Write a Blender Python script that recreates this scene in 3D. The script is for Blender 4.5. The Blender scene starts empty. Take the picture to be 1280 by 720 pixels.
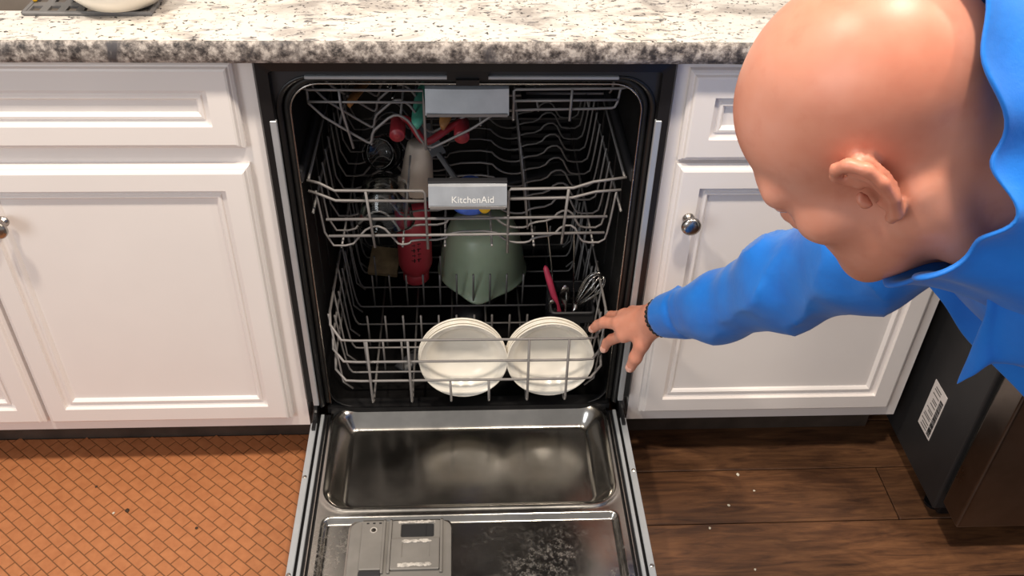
import bpy, bmesh, math, random
import numpy as np
from mathutils import Vector, Matrix, noise
random.seed(7)
SC = bpy.context.scene
COL = SC.collection
PI = math.pi

# ------------------------------------------------------------------ camera
cam_d = bpy.data.cameras.new('camera'); cam = bpy.data.objects.new('camera', cam_d); COL.objects.link(cam)
RIGHT = Vector((0.9986, -0.0471, 0.0244)); DOWN = Vector((-0.0101, -0.6212, -0.7836)); FWD = Vector((0.052, 0.7823, -0.6208))
cam.matrix_world = Matrix(((RIGHT.x, -DOWN.x, -FWD.x, -0.0081), (RIGHT.y, -DOWN.y, -FWD.y, -1.2374),
                           (RIGHT.z, -DOWN.z, -FWD.z, 1.4263), (0, 0, 0, 1)))
cam_d.sensor_width = 36; cam_d.lens = 1147.9 * 36 / 1280; cam_d.clip_start = 0.02
SC.camera = cam
# ------------------------------------------------------------------ world, lamps, exposure
world = bpy.data.worlds.new('room_light'); SC.world = world; world.use_nodes = True
wb = world.node_tree.nodes['Background']; wb.inputs[0].default_value = (1.0, 0.965, 0.94, 1); wb.inputs[1].default_value = 0.40
def lamp(name, loc, size, power, col, aim=None):
    l = bpy.data.lights.new(name, 'AREA'); l.shape = 'DISK'; l.size = size; l.energy = power; l.color = col
    o = bpy.data.objects.new(name, l); COL.objects.link(o); o.location = loc
    if aim: o.rotation_euler = (Vector(aim) - Vector(loc)).to_track_quat('-Z', 'Y').to_euler()
    return o
WARM = (1.0, 0.88, 0.74)
lamp('ceiling_light', (-0.75, -0.64, 2.42), 0.15, 24, WARM)
lamp('ceiling_light', (0.30, -0.64, 2.42), 0.15, 24, WARM)
lamp('ceiling_light', (1.35, -0.64, 2.42), 0.15, 16, WARM)
lamp('window_light', (-1.9, -2.3, 1.7), 1.2, 20, (0.90, 0.95, 1.0), (0, 0, 0.7))
SC.view_settings.view_transform = 'Standard'; SC.view_settings.look = 'None'
SC.view_settings.exposure = 0.0; SC.view_settings.gamma = 1; SC.view_settings.use_curve_mapping = False

# ------------------------------------------------------------------ helpers
def lin(r, g, b):
    f = lambda c: c / 12.92 if c <= 0.04045 else ((c + 0.055) / 1.055) ** 2.4
    return (f(r / 255), f(g / 255), f(b / 255), 1)
def tag(o, label=None, cat=None, group=None, kind=None):
    if label: o['label'] = label
    if cat: o['category'] = cat
    if group: o['group'] = group
    if kind: o['kind'] = kind
    return o
def link(name, me, mat=None, parent=None, loc=None, smooth=False):
    if mat is not None and not me.materials: me.materials.append(mat)
    if smooth:
        me.polygons.foreach_set('use_smooth', [True] * len(me.polygons))
    o = bpy.data.objects.new(name, me); COL.objects.link(o)
    if parent is not None: o.parent = parent
    if loc is not None: o.location = loc
    return o
def mesh(name, V, Fc):
    me = bpy.data.meshes.new(name)
    me.from_pydata([tuple(map(float, v)) for v in V], [], [tuple(map(int, f)) for f in Fc]); me.update()
    return me
def empty(name, loc=(0, 0, 0)):
    o = bpy.data.objects.new(name, None); COL.objects.link(o); o.location = loc; o.empty_display_size = 0.05
    return o
def fixn(me):
    bm = bmesh.new(); bm.from_mesh(me); bmesh.ops.recalc_face_normals(bm, faces=bm.faces); bm.to_mesh(me); bm.free(); return me
def merge(*parts):
    V = []; Fc = []
    for v, f in parts:
        n = len(V); V += [tuple(a) for a in v]; Fc += [tuple(i + n for i in q) for q in f]
    return V, Fc
def box(x0, x1, y0, y1, z0, z1):
    V = [(x, y, z) for z in (z0, z1) for y in (y0, y1) for x in (x0, x1)]
    return V, [(0, 2, 3, 1), (4, 5, 7, 6), (0, 1, 5, 4), (2, 6, 7, 3), (0, 4, 6, 2), (1, 3, 7, 5)]
def bbox_mesh(name, dims, bev=0.002, seg=2):
    me = mesh(name, *box(*dims)); bm = bmesh.new(); bm.from_mesh(me)
    bmesh.ops.bevel(bm, geom=bm.edges[:], offset=bev, segments=seg, affect='EDGES', profile=0.5)
    bm.to_mesh(me); bm.free(); return me
def rings(R, closed=True, cap0=False, cap1=False):
    n = len(R[0]); V = [p for r in R for p in r]; Fc = []
    for i in range(len(R) - 1):
        for j in range(n if closed else n - 1):
            k = (j + 1) % n
            Fc.append((i * n + j, i * n + k, (i + 1) * n + k, (i + 1) * n + j))
    if cap0: Fc.append(tuple(range(n - 1, -1, -1)))
    if cap1: Fc.append(tuple((len(R) - 1) * n + j for j in range(n)))
    return V, Fc
def lathe(prof, n=32, caps=(False, False)):
    R = [[(r * math.cos(2 * PI * j / n), r * math.sin(2 * PI * j / n), z) for j in range(n)] for r, z in prof]
    return rings(R, True, *caps)
def chaikin(P, it=2):
    P = [Vector(p) for p in P]
    for _ in range(it):
        Q = [P[0]]
        for a, b in zip(P[:-1], P[1:]):
            Q += [a.lerp(b, 0.25), a.lerp(b, 0.75)]
        Q.append(P[-1]); P = Q
    return P
def tube(P, r, n=6, cap=True):
    P = [Vector(p) for p in P]; R = []
    rr = r if isinstance(r, (list, tuple)) else [r] * len(P)
    t0 = (P[1] - P[0]).normalized(); a = t0.orthogonal().normalized()
    for i, p in enumerate(P):
        t = ((P[min(i + 1, len(P) - 1)] - P[max(i - 1, 0)])).normalized()
        a = (a - t * a.dot(t)).normalized(); b = t.cross(a)
        R.append([tuple(p + rr[i] * (math.cos(2 * PI * j / n) * a + math.sin(2 * PI * j / n) * b)) for j in range(n)])
    return rings(R, True, cap, cap)
def roundrect(x0, x1, y0, y1, r, n=6):
    out = []
    for cx, cy, a0 in ((x1 - r, y1 - r, 0), (x0 + r, y1 - r, PI / 2), (x0 + r, y0 + r, PI), (x1 - r, y0 + r, 1.5 * PI)):
        for k in range(n + 1):
            a = a0 + k * PI / 2 / n; out.append((cx + r * math.cos(a), cy + r * math.sin(a)))
    return out
def align(vf, M):
    V, Fc = vf; return [tuple(M @ Vector(v)) for v in V], Fc
def frame_to(origin, zaxis, xhint=(1, 0, 0)):
    z = Vector(zaxis).normalized(); x = Vector(xhint); x = (x - z * x.dot(z)).normalized(); y = z.cross(x)
    M = Matrix((x, y, z)).transposed().to_4x4(); M.translation = Vector(origin); return M
def subsurf(o, lv=1):
    m = o.modifiers.new('sub', 'SUBSURF'); m.levels = lv; m.render_levels = lv

# ------------------------------------------------------------------ materials
class NT:
    def __init__(s, name):
        s.m = bpy.data.materials.new(name); s.m.use_nodes = True; s.t = s.m.node_tree; s.b = s.t.nodes['Principled BSDF']
    def n(s, typ, **k):
        nd = s.t.nodes.new(typ)
        for a, v in k.items():
            if a in nd.inputs.keys(): nd.inputs[a].default_value = v
            else: setattr(nd, a, v)
        return nd
    def l(s, a, b): s.t.links.new(a, b)
    def coord(s, scale=(1, 1, 1), rot=(0, 0, 0), kind='Object', rnd=False):
        tc = s.n('ShaderNodeTexCoord'); mp = s.n('ShaderNodeMapping'); mp.inputs['Scale'].default_value = scale; mp.inputs['Rotation'].default_value = rot
        s.l(tc.outputs[kind], mp.inputs['Vector'])
        if rnd:
            oi = s.n('ShaderNodeObjectInfo'); ml = s.n('ShaderNodeMath', operation='MULTIPLY'); ml.inputs[1].default_value = 37.0
            s.l(oi.outputs['Random'], ml.inputs[0]); cx = s.n('ShaderNodeCombineXYZ')
            for i in range(3): s.l(ml.outputs[0], cx.inputs[i])
            s.l(cx.outputs[0], mp.inputs['Location'])
        return mp.outputs['Vector']
    def noise(s, vec, scale, detail=4, rough=0.55, dist=0):
        nd = s.n('ShaderNodeTexNoise'); nd.inputs['Scale'].default_value = scale; nd.inputs['Detail'].default_value = detail
        nd.inputs['Roughness'].default_value = rough; nd.inputs['Distortion'].default_value = dist; s.l(vec, nd.inputs['Vector']); return nd.outputs['Fac']
    def ramp(s, fac, stops, interp='LINEAR'):
        r = s.n('ShaderNodeValToRGB'); r.color_ramp.interpolation = interp; e = r.color_ramp.elements
        while len(e) < len(stops): e.new(0.5)
        for el, (p, c) in zip(e, stops):
            el.position = p; el.color = c if len(c) == 4 else (*c, 1)
        s.l(fac, r.inputs['Fac']); return r.outputs['Color']
    def mix(s, fac, a, b, mode='MIX'):
        m = s.n('ShaderNodeMix', data_type='RGBA', blend_type=mode)
        for sock, v in ((m.inputs[0], fac), (m.inputs[6], a), (m.inputs[7], b)):
            if isinstance(v, bpy.types.NodeSocket): s.l(v, sock)
            else: sock.default_value = v
        return m.outputs[2]
    def bump(s, h, strength, dist=0.001):
        b = s.n('ShaderNodeBump'); b.inputs['Strength'].default_value = strength; b.inputs['Distance'].default_value = dist
        s.l(h, b.inputs['Height']); s.l(b.outputs['Normal'], s.b.inputs['Normal'])
    def set(s, **k):
        for a, v in k.items():
            sock = s.b.inputs[a.replace('_', ' ')]
            if isinstance(v, bpy.types.NodeSocket): s.l(v, sock)
            else: sock.default_value = v
        return s.m
def plain(name, col, rough=0.5, metal=0.0, var=0.06, scale=25, bump=0.0, **k):
    t = NT(name); c = t.coord(); f = t.noise(c, scale)
    dark = tuple(x * (1 - var * 2) for x in col[:3]) + (1,)
    lite = tuple(min(1, x * (1 + var)) for x in col[:3]) + (1,)
    t.set(Base_Color=t.ramp(f, [(0.3, dark), (0.7, lite)]), Roughness=rough, Metallic=metal, **k)
    if bump: t.bump(t.noise(c, scale * 6), bump)
    return t.m
M = {}
M['paint'] = plain('cabinet_paint', lin(243, 236, 232), 0.38, var=0.012, scale=6)
M['toe'] = plain('toe_kick_wood', lin(78, 66, 58), 0.5, var=0.2, scale=14)
M['black'] = plain('black_plastic', lin(20, 20, 22), 0.38, var=0.05)
M['darkgrey'] = plain('dark_grey_plastic', lin(44, 44, 47), 0.45, var=0.05)
M['rubber'] = plain('rubber', lin(30, 28, 26), 0.6, var=0.35, scale=40)
M['tub'] = plain('dark_tub_steel', lin(46, 45, 46), 0.42, 0.6, var=0.25, scale=18)
M['wire'] = plain('grey_nylon_wire', lin(132, 128, 126), 0.38, 0.1, var=0.06)
M['roller'] = plain('grey_roller', lin(105, 104, 106), 0.45)
M['rollerw'] = plain('pale_roller', lin(190, 190, 192), 0.45)
M['nickel'] = plain('brushed_nickel', lin(176, 170, 164), 0.24, 1.0, var=0.05)
M['dispenser'] = plain('grey_dispenser_plastic', lin(128, 124, 119), 0.4, var=0.07, scale=20)
M['residue'] = plain('pale_residue', lin(196, 190, 182), 0.7, var=0.2, scale=120, bump=0.4)
M['cream'] = plain('cream_ceramic', lin(240, 234, 222), 0.22, var=0.01)
M['creamy'] = plain('cream_plastic', lin(216, 200, 184), 0.45, var=0.04)
M['green'] = plain('sage_plastic', lin(182, 194, 166), 0.35, var=0.06, scale=12, Subsurface_Weight=0.15)
M['red'] = plain('red_plastic', lin(214, 72, 84), 0.35, var=0.05)
M['darkred'] = plain('dark_red_silicone', lin(150, 44, 52), 0.42, var=0.1)
M['pink'] = plain('pink_handle', lin(206, 66, 96), 0.35)
M['teal'] = plain('teal_silicone', lin(84, 166, 142), 0.45)
M['wood'] = plain('utensil_wood', lin(176, 122, 70), 0.55, var=0.2, scale=50)
M['tan'] = plain('tan_wood', lin(176, 152, 116), 0.6, var=0.2, scale=30)
M['blue'] = plain('blue_plastic', lin(70, 106, 206), 0.35)
M['yellow'] = plain('yellow_plastic', lin(236, 186, 40), 0.4)
M['steelbright'] = plain('cutlery_steel', lin(205, 203, 200), 0.16, 1.0)
M['white'] = plain('white_plastic', lin(225, 225, 222), 0.4, var=0.02)
M['ink'] = plain('print_ink', lin(30, 30, 32), 0.6)
M['greyink'] = plain('grey_print', lin(110, 106, 104), 0.6)
M['sticker'] = plain('paper_sticker', lin(226, 218, 214), 0.6, var=0.02)
M['fridge_side'] = plain('fridge_side_enamel', lin(42, 41, 42), 0.5, var=0.06)
M['sink'] = plain('taupe_sink', lin(118, 106, 94), 0.4, var=0.06)
M['traygrey'] = plain('grey_tray', lin(112, 110, 110), 0.5)
M['wall'] = plain('wall_paint', lin(206, 203, 198), 0.7, var=0.02, scale=5)
M['jeans'] = plain('denim', lin(58, 66, 88), 0.85, var=0.2, scale=90)
M['shoe'] = plain('shoe_leather', lin(50, 46, 44), 0.6)
M['crumb'] = plain('crumb', lin(222, 214, 196), 0.8)
M['dirt'] = plain('dirt_fleck', lin(62, 46, 30), 0.8)
M['eye'] = plain('eye_white', lin(235, 230, 226), 0.15)

def m_glass():
    t = NT('clear_plastic'); t.set(Base_Color=(0.93, 0.95, 0.95, 1), Roughness=0.04, IOR=1.35, Transmission_Weight=1.0); return t.m
M['clear'] = m_glass()
def m_steel(name, col, r0, r1, stain=0.0, blotch=(0, 0)):
    t = NT(name); c = t.coord(); f = t.noise(c, 9, 6, 0.6); g = t.noise(c, 70, 4, 0.65)
    mn = t.n('ShaderNodeMapRange'); mn.inputs['From Min'].default_value = 0.3; mn.inputs['From Max'].default_value = 0.7
    mn.inputs['To Min'].default_value = r0; mn.inputs['To Max'].default_value = r1; t.l(f, mn.inputs['Value'])
    dark = tuple(x * 0.75 for x in col[:3]) + (1,)
    base = t.ramp(f, [(0.35, dark), (0.65, col)])
    if stain:
        s = t.ramp(t.noise(c, 130, 6, 0.7), [(0.46, (0, 0, 0)), (0.70, (0.75, 0.75, 0.75))]); big = t.ramp(t.noise(c, 6, 3), [(0.46, (0.04, 0.04, 0.04)), (0.62, (1, 1, 1))])
        sx = t.n('ShaderNodeSeparateXYZ'); t.l(t.coord(), sx.inputs[0])
        mr = t.n('ShaderNodeMapRange'); mr.inputs['From Min'].default_value = -0.25; mr.inputs['From Max'].default_value = -0.30; mr.inputs['To Min'].default_value = 0.12; mr.inputs['To Max'].default_value = 0.85; t.l(sx.outputs['Y'], mr.inputs['Value'])
        m = t.mix(1.0, t.mix(1.0, s, big, 'MULTIPLY'), mr.outputs[0], 'MULTIPLY')
        base = t.mix(m, base, lin(176, 168, 158)); 
        k = t.n('ShaderNodeMath', operation='MULTIPLY'); t.l(m, k.inputs[0]); k.inputs[1].default_value = stain
        q = t.n('ShaderNodeMath', operation='SUBTRACT'); q.inputs[0].default_value = 1.0; t.l(k.outputs[0], q.inputs[1])
        ad = t.n('ShaderNodeMath', operation='ADD'); t.l(k.outputs[0], ad.inputs[0]); t.l(mn.outputs[0], ad.inputs[1])
        t.set(Base_Color=base, Metallic=q.outputs[0], Roughness=ad.outputs[0])
    else:
        t.set(Base_Color=base, Metallic=1.0, Roughness=mn.outputs[0])
    return t.m
M['steel'] = m_steel('stainless_steel', lin(196, 192, 186), 0.2, 0.34)
M['strip'] = plain('strip_steel', lin(186, 190, 194), 0.4, 0.45, var=0.05, scale=14)
M['liner'] = m_steel('door_liner_steel', lin(186, 182, 176), 0.15, 0.24, 0.4)
M['fridge_steel'] = m_steel('fridge_dark_steel', lin(132, 122, 114), 0.26, 0.36)
M['handle'] = plain('handle_steel', lin(188, 192, 198), 0.28, 0.6, var=0.06, scale=30)

def m_granite():
    t = NT('granite'); c = t.coord(); cs = t.coord((0.75, 1.35, 1.2), (0, 0, 0.6))
    base = t.ramp(t.noise(c, 6, 3), [(0.35, lin(222, 217, 212)), (0.65, lin(236, 227, 216))])
    cloud = t.ramp(t.noise(cs, 13, 7, 0.66, 0.6), [(0.48, (0, 0, 0)), (0.66, (1, 1, 1))])
    c1 = t.mix(cloud, base, lin(172, 164, 158))
    vein = t.ramp(t.noise(cs, 22, 9, 0.75, 1.4), [(0.56, (0, 0, 0)), (0.63, (1, 1, 1))])
    patch = t.ramp(t.noise(cs, 5, 3, 0.5), [(0.44, (0, 0, 0)), (0.58, (1, 1, 1))])
    c2 = t.mix(t.mix(1.0, vein, patch, 'MULTIPLY'), c1, lin(86, 82, 82))
    fl = t.ramp(t.noise(t.coord((0.6, 1.5, 1.0), (0, 0, -0.55)), 70, 4, 0.6, 0.4), [(0.565, (0, 0, 0)), (0.62, (1, 1, 1))])
    fm = t.ramp(t.noise(c, 11, 3, 0.6), [(0.42, (0.1, 0.1, 0.1)), (0.6, (1, 1, 1))])
    c2 = t.mix(t.mix(1.0, fl, fm, 'MULTIPLY'), c2, lin(112, 108, 110))
    sp = t.ramp(t.noise(c, 120, 3, 0.6), [(0.60, (0, 0, 0)), (0.66, (1, 1, 1))])
    c3 = t.mix(sp, c2, lin(52, 48, 48))
    t.set(Base_Color=c3, Roughness=0.22); return t.m
def m_granite_edge():
    t = NT('granite_edge'); c = t.coord()
    base = t.ramp(t.noise(c, 75, 6, 0.72), [(0.38, lin(58, 53, 52)), (0.49, lin(128, 119, 113)), (0.62, lin(200, 190, 181))])
    vein = t.ramp(t.noise(t.coord((1, 1, 0.5), (0, 0.5, 0)), 9, 5, 0.6, 1.0), [(0.56, (0, 0, 0)), (0.66, (1, 1, 1))])
    c1 = t.mix(vein, base, lin(78, 74, 76))
    t.set(Base_Color=c1, Roughness=0.5); t.bump(t.noise(c, 90, 5), 0.5, 0.002); return t.m
M['granite'] = m_granite(); M['granite_edge'] = m_granite_edge()
def m_plank():
    t = NT('dark_oak_plank'); c = t.coord((1.0, 9, 9), rnd=True); c2 = t.coord((1.5, 3.5, 3), rnd=True)
    g = t.noise(c, 7, 8, 0.65, 1.2); h = t.noise(c2, 3, 4, 0.6, 2.0)
    col = t.ramp(g, [(0.28, lin(62, 40, 28)), (0.5, lin(112, 76, 50)), (0.75, lin(142, 100, 66))])
    col = t.mix(t.ramp(h, [(0.45, (0, 0, 0)), (0.7, (0.55, 0.55, 0.55))]), col, lin(56, 34, 24))
    oi = t.n('ShaderNodeObjectInfo'); tint = t.ramp(oi.outputs['Random'], [(0, (0.72, 0.72, 0.74)), (1, (1.12, 1.05, 1.0))])
    t.set(Base_Color=t.mix(1.0, col, tint, 'MULTIPLY'), Roughness=0.42); t.bump(g, 0.25, 0.001); return t.m
M['plank'] = m_plank()
def m_mat(name, a, b):
    t = NT(name); c = t.coord(rnd=True); f = t.noise(c, 60, 5); 
    t.set(Base_Color=t.ramp(f, [(0.3, a), (0.7, b)]), Roughness=0.6); t.bump(t.noise(c, 300, 3), 0.15, 0.0006); return t.m
M['mat'] = m_mat('mat_block', lin(170, 106, 64), lin(186, 121, 76)); M['matbase'] = m_mat('mat_joint', lin(112, 70, 38), lin(124, 80, 44))
def m_skin():
    t = NT('skin'); c = t.coord(); f = t.noise(c, 9, 4, 0.6); g = t.noise(c, 60, 4)
    col = t.ramp(f, [(0.3, lin(204, 130, 106)), (0.5, lin(214, 146, 122)), (0.72, lin(220, 158, 138))])
    col = t.mix(t.ramp(g, [(0.55, (0, 0, 0)), (0.75, (0.25, 0.25, 0.25))]), col, lin(190, 108, 86))
    t.set(Base_Color=col, Roughness=0.42, Subsurface_Weight=0.12, Subsurface_Radius=(0.012, 0.005, 0.003), Subsurface_Scale=0.6)
    t.bump(t.noise(c, 260, 4), 0.08, 0.0006); return t.m
M['skin'] = m_skin()
def m_jacket():
    t = NT('blue_jacket_fabric'); c = t.coord(); f = t.noise(c, 14, 4)
    t.set(Base_Color=t.ramp(f, [(0.3, lin(6, 108, 208)), (0.7, lin(12, 126, 226))]), Roughness=0.5, Sheen_Weight=0.15)
    t.bump(t.noise(c, 40, 5, 0.6), 0.25, 0.004); return t.m
M['jacket'] = m_jacket()

# ------------------------------------------------------------------ setting: floor, wall
fl = link('floor', mesh('floor', *box(-2.6, 2.6, -2.8, 0.66, -0.05, -0.0105)), M['toe']); tag(fl, kind='structure')
PL = {}
y = 0.0865 + 0.127
rows = [0.2205 - 0.1295 * k for k in range(0, 22)]
for k, y1 in enumerate(rows):
    y0 = y1 - 0.1275
    if k == 2: cuts = [-1.42, -0.26, 0.824, 1.95]
    else:
        x = -2.6 + random.uniform(0.3, 0.9); cuts = []
        while x < 2.5: cuts.append(x); x += random.uniform(0.9, 1.5)
        if k in (1, 3): cuts = [c for c in cuts if not 0.25 < c < 1.1]
    ed = [-2.6] + cuts + [2.6]
    for a, b in zip(ed[:-1], ed[1:]):
        L = b - a - 0.002
        me = bbox_mesh('plank', (-L / 2, L / 2, y0 - (y0 + y1) / 2, y1 - (y0 + y1) / 2, -0.010, 0), 0.0014, 1)
        link('plank', me, M['plank'], fl, ((a + b) / 2, (y0 + y1) / 2, 0))
tag(link('wall_back', mesh('wall_back', *box(-2.6, 2.6, 0.66, 0.76, 0, 2.6)), M['wall']), kind='structure')

# ------------------------------------------------------------------ countertop
def counter():
    root = empty('countertop', (0, 0, 0.876))
    tag(root, 'speckled white and grey granite countertop running above the white cabinets', 'countertop')
    xs = [-2.2, -1.26, -0.472, 0.845]; ys = [-0.04, 0.0606, 0.50, 0.655]; z0, z1 = 0.0, 0.032
    V = []; Fc = []
    def quad(a, b, c, d):
        n = len(V); V.extend([a, b, c, d]); Fc.append((n, n + 1, n + 2, n + 3))
    for i in range(3):
        for j in range(3):
            if i == 1 and j == 1: continue
            x0, x1, y0, y1 = xs[i], xs[i + 1], ys[j], ys[j + 1]
            quad((x0, y0, z1), (x1, y0, z1), (x1, y1, z1), (x0, y1, z1)); quad((x0, y0, z0), (x0, y1, z0), (x1, y1, z0), (x1, y0, z0))
            if j == 2: quad((x1, y1, z0), (x0, y1, z0), (x0, y1, z1), (x1, y1, z1))
            if i == 2: quad((x1, y0, z0), (x1, y1, z0), (x1, y1, z1), (x1, y0, z1))
            if i == 0: quad((x0, y1, z0), (x0, y0, z0), (x0, y0, z1), (x0, y1, z1))
    hx0, hx1, hy0, hy1 = xs[1], xs[2], ys[1], ys[2]
    quad((hx0, hy0, z0), (hx1, hy0, z0), (hx1, hy0, z1), (hx0, hy0, z1)); quad((hx1, hy1, z0), (hx0, hy1, z0), (hx0, hy1, z1), (hx1, hy1, z1))
    quad((hx0, hy1, z0), (hx0, hy0, z0), (hx0, hy0, z1), (hx0, hy1, z1)); quad((hx1, hy0, z0), (hx1, hy1, z0), (hx1, hy1, z1), (hx1, hy0, z1))
    me = mesh('slab', V, Fc); bm = bmesh.new(); bm.from_mesh(me); bmesh.ops.remove_doubles(bm, verts=bm.verts, dist=1e-5); bm.to_mesh(me); bm.free()
    link('slab', fixn(me), M['granite'], root)
    # chiselled front edge strip
    n = 300; R = []
    for i in range(n + 1):
        x = -2.2 + 3.045 * i / n; w = lambda s: 0.0016 * noise.noise((x * 30, s * 7, 3.1))
        R.append([(x, -0.0395, 0.032), (x, -0.0425 + w(1), 0.0305), (x, -0.0445 + w(2), 0.026), (x, -0.045 + w(3), 0.016), (x, -0.0445 + w(4), 0.006), (x, -0.042 + w(5), 0.0008), (x, -0.0395, 0.0)])
    V, Fc = rings(R, False); 
    e = link('front_edge', mesh('front_edge', V, Fc), M['granite_edge'], root, smooth=True); tag(e, 'rough grey speckled granite front edge')
counter()

# ------------------------------------------------------------------ cabinets
PROF = [(0, 0), (0, 0.010), (0.0035, 0.0135), (0.0055, 0.0140), (0.0075, 0.0185), (0.0105, 0.020), (0.040, 0.020), (0.0408, 0.0135), (0.049, 0.0118), (0.0505, 0.0145),
        (0.0545, 0.0150), (0.0575, 0.0120), (0.0595, 0.0090)]
def panel_mesh(name, x0, x1, z0, z1, y=0.0):
    R = []
    for ins, dep in PROF:
        R.append([(x0 + ins, y - dep, z0 + ins), (x1 - ins, y - dep, z0 + ins), (x1 - ins, y - dep, z1 - ins), (x0 + ins, y - dep, z1 - ins)])
    V, Fc = rings(R, True, True, True)
    return fixn(mesh(name, V, Fc))
def knob(parent, x, z):
    prof = [(0.0095, 0), (0.0095, 0.002), (0.006, 0.004), (0.0052, 0.012), (0.0065, 0.0155), (0.0135, 0.019), (0.0160, 0.0225), (0.0160, 0.0255), (0.0145, 0.0285), (0.0095, 0.031), (0.004, 0.032), (0.0002, 0.0322)]
    V, Fc = lathe(prof, 28, (True, True)); V, Fc = align((V, Fc), frame_to((x, -0.0203, z), (0, -1, 0)))
    k = link('knob', fixn(mesh('knob', V, Fc)), M['nickel'], parent, smooth=True); tag(k, 'round brushed nickel knob')
def cabinet(name, label, x0, x1, frame_rails, doors, drawers, toe_x):
    root = empty(name); tag(root, label, 'cabinet')
    V, Fc = merge(box(x0, x0 + 0.016, 0.02, 0.60, 0.114, 0.874), box(x1 - 0.016, x1, 0.02, 0.60, 0.114, 0.874), box(x0 + 0.016, x1 - 0.016, 0.02, 0.59, 0.114, 0.130), box(x0 + 0.016, x1 - 0.016, 0.59, 0.60, 0.114, 0.874), *[box(*b) for b in frame_rails])
    link('body', mesh('body', V, Fc), M['paint'], root)
    link('toe_kick', mesh('toe_kick', *box(toe_x[0], toe_x[1], 0.075, 0.09, 0.0002, 0.1138)), M['toe'], root)
    for (a, b, c, d, kn) in drawers:
        o = link('drawer_front', panel_mesh('drawer_front', a, b, c, d), M['paint'], root)
        if kn: knob(o, *kn)
    for (a, b, c, d, kn) in doors:
        o = link('door', panel_mesh('door', a, b, c, d), M['paint'], root)
        if kn: knob(o, *kn)
fr = lambda x0, x1, z0, z1: (x0, x1, 0.0, 0.02, z0, z1)
cabinet('sink_cabinet', 'white sink base cabinet with paired raised-panel doors beside the dishwasher', -1.262, -0.306,
        [fr(-1.262, -1.21, 0.114, 0.874), fr(-0.36, -0.306, 0.114, 0.874), fr(-1.21, -0.36, 0.836, 0.874), fr(-1.21, -0.36, 0.114, 0.160), fr(-1.21, -0.36, 0.68, 0.73), fr(-0.80, -0.765, 0.16, 0.68)],
        [(-0.781, -0.333, 0.145, 0.696, (-0.722, 0.603)), (-1.235, -0.787, 0.145, 0.696, (-0.846, 0.603))],
        [(-1.235, -0.333, 0.726, 0.864, None)], (-1.262, -0.306))
cabinet('drawer_cabinet', 'white base cabinet with drawer and knobbed door between dishwasher and refrigerator', 0.306, 0.842,
        [fr(0.306, 0.36, 0.114, 0.874), fr(0.80, 0.842, 0.114, 0.874), fr(0.36, 0.80, 0.836, 0.874), fr(0.36, 0.80, 0.114, 0.160), fr(0.36, 0.80, 0.68, 0.73)],
        [(0.325, 0.818, 0.146, 0.6965, (0.3545, 0.601))], [(0.325, 0.818, 0.703, 0.853, (0.5715, 0.778))], (0.306, 0.842))

# ------------------------------------------------------------------ sink and what is on it
def sink():
    root = empty('sink', (-0.866, 0.28, 0.876)); tag(root, 'taupe undermount kitchen sink set in the granite countertop', 'sink')
    x0, x1, y0, y1 = -0.41, 0.41, -0.232, 0.232
    out = []
    for ins, z in ((-0.012, -0.0008), (0.0, -0.0008), (0.008, -0.012), (0.012, -0.19), (0.03, -0.21)):
        out.append([(px, py, z) for px, py in roundrect(x0 + ins, x1 - ins, y0 + ins, y1 - ins, 0.04)])
    V, Fc = rings(out, True, False, True); b = link('basin', mesh('basin', V, Fc), M['sink'], root, smooth=True)
    s = b.modifiers.new('t', 'SOLIDIFY'); s.thickness = 0.003; s.offset = 1
    V, Fc = lathe([(0.045, -0.2095), (0.045, -0.207), (0.03, -0.206), (0.0005, -0.2085)], 24); link('drain', mesh('drain', V, Fc), M['nickel'], root, smooth=True)
sink()
def tray():
    root = empty('drying_tray', (-0.535, 0.236, 0.9085)); tag(root, 'grey perforated drying tray bridging the sink under the cream bowl', 'tray')
    nx, ny = 7, 12; W, D = 0.175, 0.385; V, Fc = [], []
    bm = bmesh.new()
    # plate with real holes: grid of cells, each cell a square ring
    parts = []
    cw, ch = W / nx, D / ny
    for i in range(nx):
        for j in range(ny):
            x, yy = -W / 2 + i * cw, -D / 2 + j * ch; hx, hy = cw * 0.28, ch * 0.28
            o = [(x, yy), (x + cw, yy), (x + cw, yy + ch), (x, yy + ch)]; c = (x + cw / 2, yy + ch / 2)
            q = [(c[0] - hx, c[1] - hy), (c[0] + hx, c[1] - hy), (c[0] + hx, c[1] + hy), (c[0] - hx, c[1] + hy)]
            parts.append(rings([[(a, b, 0.004) for a, b in o], [(a, b, 0.004) for a, b in q], [(a, b, 0.0) for a, b in q], [(a, b, 0.0) for a, b in o]], True))
    V, Fc = merge(*parts); link('plate', mesh('plate', V, Fc), M['traygrey'], root)
    rim = [(-W / 2, -D / 2, 0.003), (W / 2, -D / 2, 0.003), (W / 2, D / 2, 0.003), (-W / 2, D / 2, 0.003), (-W / 2, -D / 2, 0.003)]
    link('rim', mesh('rim', *tube(rim, 0.0035, 6)), M['traygrey'], root)
tray()
def scrubber():
    root = empty('dish_brush', (-0.618, 0.079, 0.9165)); tag(root, 'thin yellow dish brush lying at the edge of the sink tray', 'brush')
    V, Fc = tube([(0.0, 0, 0), (-0.003, 0.06, 0.001), (-0.006, 0.13, 0.002)], [0.003, 0.0036, 0.0045], 8); link('handle', mesh('handle', V, Fc), M['yellow'], root, smooth=True)
    V, Fc = merge(*[tube([(-0.007 + 0.004 * (i % 3 - 1), 0.13 + 0.005 * (i // 3), 0.002), (-0.007 + 0.006 * (i % 3 - 1), 0.13 + 0.006 * (i // 3), 0.018)], 0.0012, 4) for i in range(12)])
    b = link('bristles', mesh('bristles', V, Fc), M['white'], root); tag(b, kind='stuff')
scrubber()
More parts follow.
